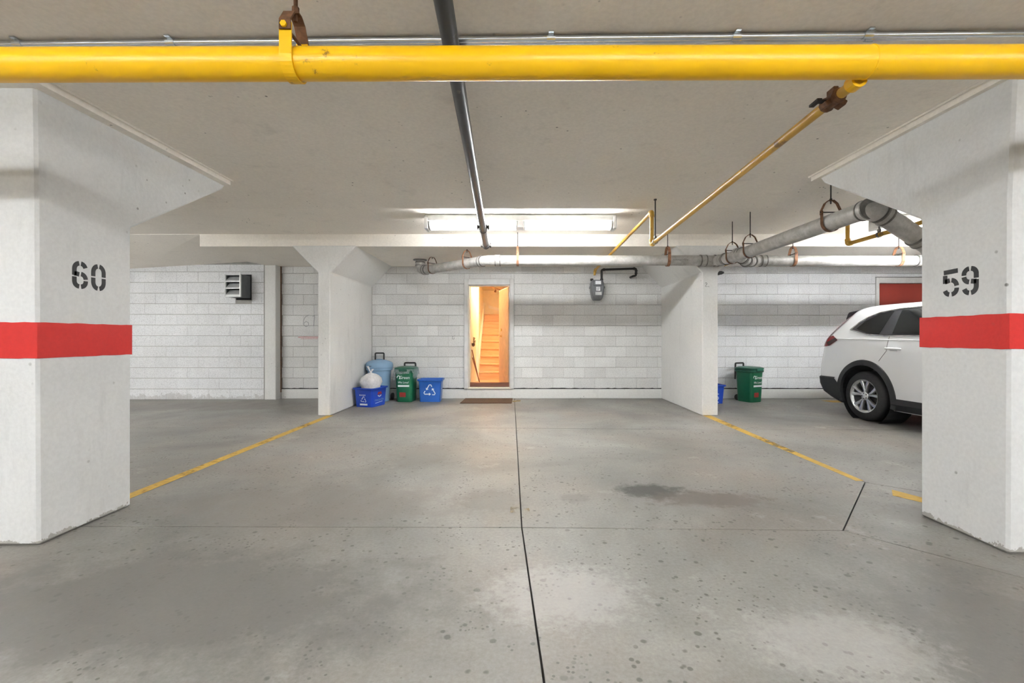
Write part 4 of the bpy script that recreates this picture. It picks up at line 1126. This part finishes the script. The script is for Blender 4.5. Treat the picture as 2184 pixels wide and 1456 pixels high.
# --- (3) green organics bins
def green_bin(label, loc, rotz, liner=False):
    r = thing('green_bin', label, 'organics bin', loc, rotz)
    W, D, Ht = 0.335, 0.37, 0.60
    rings = [rrect(W * k, D * k, 0.07 * k, z) for k, z in ((0.84, 0.0), (0.87, 0.012), (0.90, 0.12), (0.96, 0.42), (1.0, Ht))]
    rings += [rrect(W - 0.02, D - .02, 0.06, Ht), rrect(W * 0.85, D * .85, 0.05, 0.03)]
    MB().loft(rings).build('bin_body', 'green', r, smooth=40)
    rm = MB().loft([rrect(W + 0.005, D + 0.005, 0.07, Ht - 0.055), rrect(W + 0.03, D + 0.03, 0.075, Ht - 0.045), rrect(W + 0.03, D + .03, 0.075, Ht - 0.01), rrect(W + .01, D + .01, 0.07, Ht - 0.003)])
    rm.build('rim', 'green_dark', r, smooth=40)
    ld = MB().loft([rrect(W + 0.035, D + 0.035, 0.078, Ht), rrect(W + 0.04, D + 0.04, 0.08, Ht + 0.006), rrect(W + 0.03, D + .03, 0.075, Ht + 0.025), rrect(W - 0.06, D - .06, 0.06, Ht + 0.045), rrect(W - 0.2, D - .2, 0.04, Ht + 0.05)]).build('lid', 'green_dark', r, smooth=40)
    MB().box(-0.075, 0.075, -D / 2 - 0.048, -D / 2 - 0.018, Ht - 0.035, Ht + 0.008).build('latch', 'green_dark', ld, bevel=0.008)
    h = MB().tube(fillet([(-0.115, D / 2 + 0.03, 0.40), (-0.105, D / 2 + 0.03, Ht + 0.10), (0.105, D / 2 + 0.03, Ht + 0.10), (0.115, D / 2 + 0.03, 0.40)], 0.025), 0.016, 10).build('pull_handle', 'blackplastic', r)
    for s in (-1, 1):
        MB().lathe([(0.01, -0.018), (0.055, -0.018), (0.06, 0), (0.055, 0.018), (0.01, 0.018)], 20, (s * 0.10, D / 2 - 0.01, 0.060), 'x').build('wheel', 'blackplastic', r)
    # flat print on the front
    k = (1 - 0.84) * D / 2 / Ht
    V = Vector((0, -k, 1)).normalized(); o = Vector((0, -D * 0.84 / 2 - 0.0035, 0)); N = Vector((0, -1, 0))
    text_mesh('printed_name', 'Green', 0.085, 'white_print', o + V * 0.425 + Vector((-0.075, -.004, 0)), (1, 0, 0), V, N, r, False, 0.25, width=0.19)
    mb = MB(); stroke(mb, arc(-0.09, 0.455, 0.028, 0.03, 200, -70), 0.013, o + Vector((0, -.004, 0)), (1, 0, 0), V, N); mb.build('swirl_mark', 'white_print', r)
    text_mesh('printed_name', 'We Love!', 0.055, 'white_print', o + V * 0.345 + Vector((-0.10, -.004, 0)), (1, 0, 0), V, N, r, False, 0.25, width=0.20)
    MB().obox(o + V * 0.298 + Vector((0.0, -.003, 0)), (1, 0, 0), V, N, 0.21, 0.034, 0.003).build('label_strip', 'white_print', r)
    MB().obox(o + V * 0.135 + Vector((-0.02, -.001, 0)), (1, 0, 0), V, N, 0.115, 0.085, 0.003).build('warning_patch', 'red_print', r)
    if liner:
        lm = MB(); n = 64; base = rrect(W + 0.046, D + 0.046, 0.08, 0, 15)
        tops, mids, bots = [], [], []
        for i, p in enumerate(base):
            drop = 0.05 + 0.035 * math.sin(i * 0.7) + 0.03 * math.sin(i * 0.31 + 1) + (0.11 if p.x < -0.14 else 0) + (0.10 if p.x > .17 and p.y < 0 else 0)
            f = 1 + 0.02 * math.sin(i * 1.9)
            tops.append(Vector((p.x * 0.99, p.y * 0.99, Ht + 0.004))); mids.append(Vector((p.x * f * 1.01, p.y * f * 1.01, Ht - drop * 0.5)))
            bots.append(Vector((p.x * (f + 0.03), p.y * (f + 0.03), Ht - max(0.015, drop))))
        lm.loft([tops, mids, bots], (False, False)); lm.build('bag_liner', 'linerbag', r, smooth=70)['label'] = 'clear plastic liner hanging over the rim'
    return r
green_bin('green organics bin with a clear liner beside the stair door', (-2.085, 8.50, 0), math.radians(-4), True)
green_bin('green organics bin with closed lid in the white car bay', (4.30, 8.46, 0), math.radians(24), False)
# --- (4) square blue bin with the large symbol
b2 = blue_box('recycling_box', 'square blue recycling bin with a large white symbol', (-1.63, 8.52, 0), math.radians(2), 0.415, 0.34, 0.415, 'bluebox2', flare=0.90)
kk = 0.1 * 0.34 / 2 / 0.415; V2 = Vector((0, -kk, 1)).normalized(); o2 = Vector((0.0, -0.34 * 0.45 - 0.0015, 0))
mb = MB(); recycle_symbol(mb, o2 + V2 * 0.205, (1, 0, 0), V2, N0, 0.14, 0.016); mb.build('recycling_symbol', 'white_print', b2)
mb = MB(); stroke(mb, [(0, 0.05), (0.0, 0.36)], 0.02, Vector((0.43 * 0.465, -0.1, 0)), (0, 1, 0), Vector((0.05, 0, 1)), (1, 0, 0)); mb.build('side_print', 'white_print', b2)
# --- (5) box behind the right divider
b3 = blue_box('recycling_box', 'blue recycling box half hidden behind the right divider wall', (3.46, 8.30, 0), math.radians(4), 0.46, 0.36, 0.335, 'bluebox')
V3 = Vector((0, -0.1 * 0.36 / 2 / 0.335, 1)).normalized(); o3 = Vector((0, -0.36 * 0.45 - 0.0015, 0))
text_mesh('printed_number', '101', 0.11, 'white_print', o3 + V3 * 0.18 + Vector((0.045, -0.001, 0)), -V3, (1, 0, 0), N0, b3, False, width=0.16)

# ================================================================== WHITE CAR (rear half in view, nose hidden by the column)
LV = [  # z, half width, rear y, front distance, rear corner (rx, ry), front corner (rx, ry)
 (0.20, .83, .62, 3.42), (0.26, .885, .76, 3.60), (0.36, .905, .94, 3.68), (0.50, .918, .975, 3.72), (0.62, .924, .985, 3.725), (0.74, .925, .975, 3.715),
 (0.85, .922, .950, 3.69), (0.93, .918, .935, 3.62), (0.99, .914, .925, 3.50), (1.03, .910, .92, 3.28), (1.07, .905, .915, 2.86), (1.11, .898, .905, 2.42), (1.15, .888, .89, 2.27),
 (1.19, .876, .87, 2.19), (1.25, .850, .83, 2.07), (1.32, .818, .775, 1.94), (1.40, .782, .70, 1.79), (1.48, .745, .62, 1.62), (1.54, .715, .56, 1.48), (1.58, .69, .52, 1.37),
 (1.61, .655, .48, 1.26), (1.635, .60, .43, 1.13), (1.655, .52, .35, .98), (1.668, .40, .22, .80), (1.676, .24, .02, .55), (1.679, .10, -.2, .35)]
def lev(z):
    if z <= LV[0][0]: return LV[0][1:]
    for a, b in zip(LV, LV[1:]):
        if a[0] <= z <= b[0]:
            t = (z - a[0]) / (b[0] - a[0]); return tuple(a[i] + (b[i] - a[i]) * t for i in (1, 2, 3))
    return LV[-1][1:]
def crn(z):
    g = min(1, max(0, (z - 1.0) / 0.5))
    return (0.34 - 0.10 * g, 0.20 + 0.03 * g, 0.50, 0.32)
def half_curve(z, off=0.0, n=10, m=34):
    w_, yr, yfn = lev(z); rx, ry, fx, fy = crn(z)
    rx, fx = min(rx, w_ * .9), min(fx, w_ * .9); L_ = yr + yfn
    ry, fy = min(ry, L_ * .3), min(fy, L_ * .3)
    w_ += off; yr += off; yfn += off
    pts = []
    for k in range(4): pts.append(((w_ - rx) * k / 4, yr + 0.02 * (1 - (k / 4) ** 2)))
    for k in range(n + 1):
        a = PI / 2 - PI / 2 * k / n; pts.append((w_ - rx + rx * math.cos(a), yr - ry + ry * math.sin(a)))
    ya_, yb_ = yr - ry, -(yfn - fy)
    for k in range(1, m): pts.append((w_, ya_ + (yb_ - ya_) * k / m))
    for k in range(n + 1):
        a = -PI / 2 * k / n; pts.append((w_ - fx + fx * math.cos(a), -(yfn - fy) + fy * math.sin(a)))
    for k in range(1, 4): pts.append(((w_ - fx) * (1 - k / 4), -yfn))
    pts.append((0, -yfn - 0.0))
    return pts
def full_ring(z, off=0.0):
    h = half_curve(z, off)
    return [Vector((x, y, z)) for x, y in h] + [Vector((-x, y, z)) for x, y in reversed(h[1:-1])]
def side_x(y, z):
    w_, yr, yfn = lev(z); rx, ry, fx, fy = crn(z)
    if y > yr - ry:
        t = min(1, (y - yr + ry) / ry); return w_ - rx + rx * math.sqrt(max(0, 1 - t * t))
    if y < -(yfn - fy):
        t = min(1, (-(yfn - fy) - y) / fy); return w_ - fx + fx * math.sqrt(max(0, 1 - t * t))
    return w_
car = thing('white_car', 'white sport utility car parked beside the red door', 'car', (0, 0, 0))
body = MB(); zs = [0.20 + 0.02 * i for i in range(70)] + [1.60, 1.61, 1.62, 1.635, 1.645, 1.655, 1.662, 1.668, 1.673, 1.676, 1.679]
zs = sorted(set(round(z, 3) for z in zs if z <= 1.679))
body.loft([full_ring(z) for z in zs])
bo = body.build('body_shell', 'carwhite', car, smooth=38)
cut_objs = []
for yy in (0.0, -2.70):
    for s in (-1, 1):
        x0, x1 = sorted((s * 0.55, s * 1.05))
        cut_objs.append(MB().lathe([(0.425, x0), (0.425, x1)], 48, (0, yy, 0.365), 'x').build('cutter', 'carblack'))
for co_ in cut_objs:
    md = bo.modifiers.new('arch', 'BOOLEAN'); md.operation = 'DIFFERENCE'; md.object = co_; md.solver = 'EXACT'
dg = bpy.context.evaluated_depsgraph_get(); dg.update()
nm_ = bpy.data.meshes.new_from_object(bo.evaluated_get(dg))
bo.modifiers.clear(); bo.data = nm_
nm_.materials.clear(); nm_.materials.append(M['carwhite'])
for co_ in cut_objs: bpy.data.objects.remove(co_)
def patch(poly, s, name, mat, off=0.006, rows=12, cols=10, parent=None, thick=0.0):
    """skin on the car flank: polygon in (y, z), split in horizontal rows so that it follows the body"""
    zs_ = [p[1] for p in poly]; z0, z1 = min(zs_), max(zs_)
    mb = MB(); rings = []
    for i in range(rows + 1):
        z = z0 + (z1 - z0) * (i + (0.02 if i == 0 else -0.02 if i == rows else 0)) / rows
        ys = []
        for a, b in zip(poly, poly[1:] + poly[:1]):
            if (a[1] - z) * (b[1] - z) <= 0 and a[1] != b[1]: ys.append(a[0] + (b[0] - a[0]) * (z - a[1]) / (b[1] - a[1]))
        if len(ys) < 2: continue
        ya_, yb_ = min(ys), max(ys)
        rings.append([Vector((s * (side_x(min(ya_ + (yb_ - ya_) * j / cols, lev(z)[1] - .002), z) + off), ya_ + (yb_ - ya_) * j / cols, z)) for j in range(cols + 1)])
    mb.loft(rings, (False, False), closed=False)
    return mb.build(name, mat, parent or car, smooth=60)
def loop_trim(poly, s, name, mat, r=0.008, off=0.008):
    pts = []
    for a, b in zip(poly, poly[1:] + poly[:1]):
        for k in range(8):
            t = k / 8; y, z = a[0] + (b[0] - a[0]) * t, a[1] + (b[1] - a[1]) * t
            pts.append(Vector((s * (side_x(y, z) + off), y, z)))
    pts.append(pts[0]); return MB().tube(pts, r, 6).build(name, mat, car, smooth=60)
outline = [(0.335, 1.30), (0.22, 1.405), (0.10, 1.475), (-0.07, 1.535), (-0.35, 1.570), (-0.9, 1.590), (-1.35, 1.575), (-1.62, 1.48), (-2.06, 1.215), (-1.2, 1.20), (-0.3, 1.205), (0.0, 1.225)]
QW = [(0.235, 1.312), (0.12, 1.425), (-0.07, 1.510), (-0.28, 1.545), (-0.20, 1.228), (0.0, 1.248)]
RW = [(-0.40, 1.222), (-0.395, 1.552), (-0.95, 1.572), (-1.12, 1.565), (-1.16, 1.215)]
FW = [(-1.24, 1.215), (-1.20, 1.562), (-1.38, 1.555), (-1.60, 1.465), (-1.98, 1.235)]
for s in (-1, 1):
    patch(outline, s, 'window_surround', 'carpillar', 0.003, 26, 30)
    loop_trim(outline, s, 'window_trim', 'chrome', 0.011, 0.005)
    patch(QW, s, 'quarter_window', 'glass', 0.008, 18, 10)
    patch(RW, s, 'door_window', 'glass', 0.008, 14, 10); patch(FW, s, 'door_window', 'glass', 0.008, 14, 10)
    # belt crease and door shut lines
    cr_ = MB().tube([Vector((s * (side_x(y, 1.145) - 0.002), y, 1.145 + 0.012 * (y + 1.0))) for y in (0.55, 0.3, 0, -0.5, -1, -1.5, -2, -2.6)], 0.009, 6)
    cr_.build('belt_crease', 'carwhite', car, smooth=60)
    for path in ([(-0.37, 1.20), (-0.36, 1.0), (-0.25, 0.86)], [(-1.20, 1.2), (-1.2, 0.42)], [(-2.22, 1.08), (-2.2, 0.42)]):
        pts = []
        for a, b in zip(path, path[1:]):
            for k in range(8): t = k / 8; y, z = a[0] + (b[0] - a[0]) * t, a[1] + (b[1] - a[1]) * t; pts.append(Vector((s * (side_x(y, z) + 0.0005), y, z)))
        pts.append(Vector((s * (side_x(*path[-1]) + 0.0005), path[-1][0], path[-1][1])))
        MB().tube(pts, 0.003, 5).build('shut_line', 'carblack', car)
    for y in (-0.46, -1.38):
        xs = side_x(y, 1.02)
        hb = MB(); hb.loft([[Vector((s * (xs + xo), y - 0.005 + dy, 1.03 + dz)) for dy, dz in ((-.0, -.016), (.0, .016), (.0, .018), (0, -.018))] for xo in (0,)] * 1) if False else None
        h_ = MB().tube([Vector((s * (xs - 0.005), y + 0.10, 1.035)), Vector((s * (xs + 0.035), y + 0.075, 1.037)), Vector((s * (xs + 0.04), y, 1.037)), Vector((s * (xs + 0.035), y - 0.085, 1.035)), Vector((s * (xs - 0.005), y - 0.11, 1.03))], [0.012, 0.017, 0.018, 0.017, 0.012], 10)
        h_.build('door_handle', 'carwhite', car, smooth=60)
        patch([(y + 0.06, 1.0), (y + 0.05, 1.05), (y - 0.05, 1.05), (y - 0.06, 1.0)], s, 'handle_recess', 'chrome', 0.002, 4, 4)
    # wheel-arch cladding, liner and wheels
    for yy in (0.0, -2.70):
        rings = []
        for k in range(37):
            a = math.radians(-18 + 216 * k / 36)
            ring_ = []
            for r_, xo in ((0.415, -0.02), (0.425, 0.018), (0.495, 0.012), (0.505, -0.006)):
                y, z = yy + r_ * math.cos(a), 0.365 + r_ * math.sin(a)
                ring_.append(Vector((s * (side_x(y, max(0.26, z)) + xo), y, max(0.215, z))))
            rings.append(ring_)
        MB().loft(rings).build('wheel_arch', 'carblack', car, smooth=50)
        MB().lathe([(0.423, s * 0.55), (0.423, s * 0.895)], 40, (0, yy, 0.365), 'x', caps=(True, False)).build('arch_liner', 'carblack', car)
        xo = s * 0.925
        ty = MB().lathe([(0.225, xo - s * 0.005), (0.25, xo), (0.30, xo - s * .001), (0.335, xo - s * 0.02), (0.350, xo - s * 0.045), (0.352, xo - s * 0.12), (0.350, xo - s * 0.19), (0.335, xo - s * 0.215), (0.25, xo - s * 0.22), (0.225, xo - s * .21)], 56, (0, yy, 0.352), 'x', caps=(False, False)).build('tyre', 'tyre', car, smooth=40)
        rm_ = MB()
        rm_.lathe([(0.205, xo - s * 0.03), (0.228, xo - s * 0.004), (0.236, xo - s * 0.002), (0.236, xo - s * 0.02), (0.215, xo - s * 0.16), (0.205, xo - s * .16), (0.205, xo - s * 0.03)], 48, (0, yy, 0.352), 'x', caps=(False, False))
        rm_.lathe([(0.06, xo - s * 0.05), (0.06, xo - s * 0.022), (0.05, xo - s * 0.016), (0.002, xo - s * 0.014)], 24, (0, yy, 0.352), 'x')
        for k in range(5):
            a0 = 2 * PI * k / 5 + 0.3
            for da in (-0.27, 0.27):
                r1, r2 = 0.045, 0.222
                a1, a2 = a0 + da * 0.35, a0 + da
                P = lambda r_, a, x: Vector((xo - s * x, yy + r_ * math.cos(a), 0.352 + r_ * math.sin(a)))
                pr = []
                for t in (0, 0.5, 1):
                    r_ = r1 + (r2 - r1) * t; a = a1 + (a2 - a1) * t; wv = (0.018 + 0.016 * t) / max(r_, .04) * (0.75 if t else 0.5)
                    dpt = 0.026 - 0.014 * t
                    pr.append([P(r_, a - wv, dpt + .012), P(r_, a - wv * .6, dpt), P(r_, a + wv * .6, dpt), P(r_, a + wv, dpt + .012), P(r_, a + wv, dpt + 0.04), P(r_, a - wv, dpt + 0.04)])
                rm_.loft(pr)
        rm_.build('alloy_rim', 'alloy', ty, smooth=35)
        MB().lathe([(0.002, xo - s * 0.10), (0.15, xo - s * 0.10), (0.15, xo - s * 0.12), (0.002, xo - s * 0.12)], 32, (0, yy, 0.352), 'x').build('brake_disc', 'darkiron', ty)
        for k in range(5):
            a = 2 * PI * k / 5
            MB().tube([(xo - s * 0.03, yy + 0.04 * math.cos(a), 0.352 + 0.04 * math.sin(a)), (xo - s * 0.012, yy + 0.04 * math.cos(a), 0.352 + 0.04 * math.sin(a))], 0.008, 6).build('lug_nut', 'darkiron', ty)
    # sill cladding
    sl = []
    for k in range(25):
        y = -0.43 - (2.70 - 0.86) * k / 24
        sl.append([Vector((s * (side_x(y, z) + o_), y, z)) for z, o_ in ((0.205, -0.02), (0.215, 0.02), (0.30, 0.022), (0.375, 0.006), (0.37, -0.03))])
    MB().loft(sl).build('sill_cladding', 'carblack', car, smooth=30)
    # tail lamp
    TL = [(0.50, 1.145), (0.62, 1.215), (0.80, 1.17), (0.885, 1.08), (0.87, 1.03), (0.66, 1.05)]
    patch(TL, s, 'tail_lamp', 'tail', 0.012, 12, 14)
    patch([(0.50, 1.145), (0.56, 1.18), (0.72, 1.11), (0.66, 1.055)], s, 'tail_lamp_inset', 'taildark', 0.016, 6, 8)
    patch([(0.70, 1.17), (0.82, 1.15), (0.80, 1.20), (0.735, 1.30), (0.645, 1.40), (0.55, 1.50), (0.50, 1.55), (0.40, 1.548), (0.44, 1.495), (0.53, 1.39), (0.62, 1.29), (0.68, 1.20)], s, 'tail_lamp_strip', 'tail', 0.010, 18, 8)
    # headlamp
    hl = []
    # mirror
    mz = MB().loft([rrect(0.04, 0.05, .015, 0), rrect(0.16, 0.10, .04, 0.05), rrect(0.17, 0.11, .045, 0.11), rrect(0.12, 0.08, .03, 0.155)])
    mz.v = [Vector((s * (0.98 + p.x), -1.98 + p.y, 1.16 + p.z)) for p in mz.v]
    mz.build('side_mirror', 'carwhite', car, smooth=50)
    MB().tube([(s * 0.86, -1.95, 1.20), (s * 0.95, -1.97, 1.20)], 0.02, 8).build('mirror_stalk', 'carblack', car)
# wrap-around lower bumpers
def bumper(rear):
    levels = ((0.185, -0.02), (0.196, 0.014), (0.27, 0.018), (0.34, 0.020), (0.46, 0.020), (0.56, 0.016), (0.59, -0.012)) if rear else ((0.19, -0.02), (0.21, 0.012), (0.34, 0.018), (0.43, 0.014), (0.455, -0.01))
    rings = []
    for z, o_ in levels:
        w_, yr, yfn = lev(z); rx, ry, fx, fy = crn(z)
        ye, cx_, cy_ = (yr, rx, ry) if rear else (yfn, fx, fy)
        w_ += o_; ye += o_
        cy_ = min(cy_, ye - 0.50) if rear else cy_
        y0 = (0.43 if rear else 3.13) + (0.10 if z > 0.5 else 0.0)
        L_ = [(w_, y0 + (ye - cy_ - y0) * k / 6) for k in range(7)]
        L_ += [(w_ - cx_ + cx_ * math.cos(PI / 2 * k / 10), ye - cy_ + cy_ * math.sin(PI / 2 * k / 10)) for k in range(1, 11)]
        L_ += [((w_ - cx_) * (1 - k / 3), ye) for k in range(1, 4)]
        sg = 1 if rear else -1
        rings.append([Vector((x, sg * y, z)) for x, y in L_] + [Vector((-x, sg * y, z)) for x, y in reversed(L_[:-1])])
    return MB().loft(rings, (False, False), closed=False).build('bumper_cladding', 'carblack', car, smooth=40)
bumper(True); bumper(False)
# rear window, spoiler, plate
def end_patch(z0, z1, wf, rear, name, mat, off=0.008, rows=8):
    rings = []
    for i in range(rows + 1):
        z = z0 + (z1 - z0) * i / rows; h = half_curve(z, off, 14)
        w_ = lev(z)[0] * wf
        L_ = []
        for j in range(17):
            x = -w_ + 2 * w_ * j / 16; ax = abs(x); y = None
            seq = h if rear else list(reversed(h))
            for a, b in zip(seq, seq[1:]):
                if min(a[0], b[0]) <= ax <= max(a[0], b[0]) and abs(a[0] - b[0]) > 1e-6:
                    y = a[1] + (b[1] - a[1]) * (ax - a[0]) / (b[0] - a[0]); break
            L_.append(Vector((x, y if y is not None else seq[0][1], z)))
        rings.append(L_)
    return MB().loft(rings, (False, False), closed=False).build(name, mat, car, smooth=60)
end_patch(1.22, 1.52, 0.80, True, 'rear_window', 'glass', 0.010, 18)
end_patch(1.17, 1.55, 0.84, False, 'windscreen', 'glass', 0.014, 26)
end_patch(0.50, 0.80, 0.55, False, 'grille', 'carblack')
end_patch(0.55, 0.66, 0.28, True, 'number_plate_recess', 'carblack')
sp_ = MB().loft([[Vector((x, y, z)) for y, z in ((0.34, 1.605), (0.56, 1.585), (0.60, 1.565), (0.50, 1.545), (0.36, 1.56))] for x in (-0.56, 0.56)])
sp_.build('roof_spoiler', 'carwhite', car, bevel=0.01)
for s in (-1, 1):
    MB().loft([[Vector((s * x, y, z)) for y, z in ((0.36 , 1.60), (0.575, 1.575), (0.60, 1.555), (0.645, 1.46), (0.60, 1.46), (0.50, 1.54))] for x in (0.562, 0.655)]).build('spoiler_fin', 'carblack', car, bevel=0.008)
    hl = patch([(-3.2, 0.86), (-3.2, 0.96), (-3.55, 0.94), (-3.62, 0.86)], s, 'head_lamp', 'headlamp', 0.008, 5, 8)
an = MB().loft([[Vector((x * k, y, z)) for x, y in ((-0.035, 0.10), (0.035, 0.10), (0.02, -0.10), (-0.02, -0.10))] for z, k in ((1.655, 1.0), (1.70, 0.6))])
an.v = [p + Vector((0, 0.0 + (0.05 if p.z > 1.69 else 0), 0)) for p in an.v]
an.build('roof_antenna', 'carwhite', car, bevel=0.01)
MB().tube([(0, 0.55, 0.30), (0, -3.0, 0.30)], 0.05, 10).build('exhaust', 'darkiron', car)
MB().box(-0.75, 0.75, -3.2, 0.6, 0.185, 0.24).build('underbody', 'carblack', car)
th = math.radians(4.0)
car.rotation_euler = (0, 0, th)
car.location = (4.91 + 0.925 * math.cos(th), 6.47 + 0.925 * math.sin(th), 0.0)
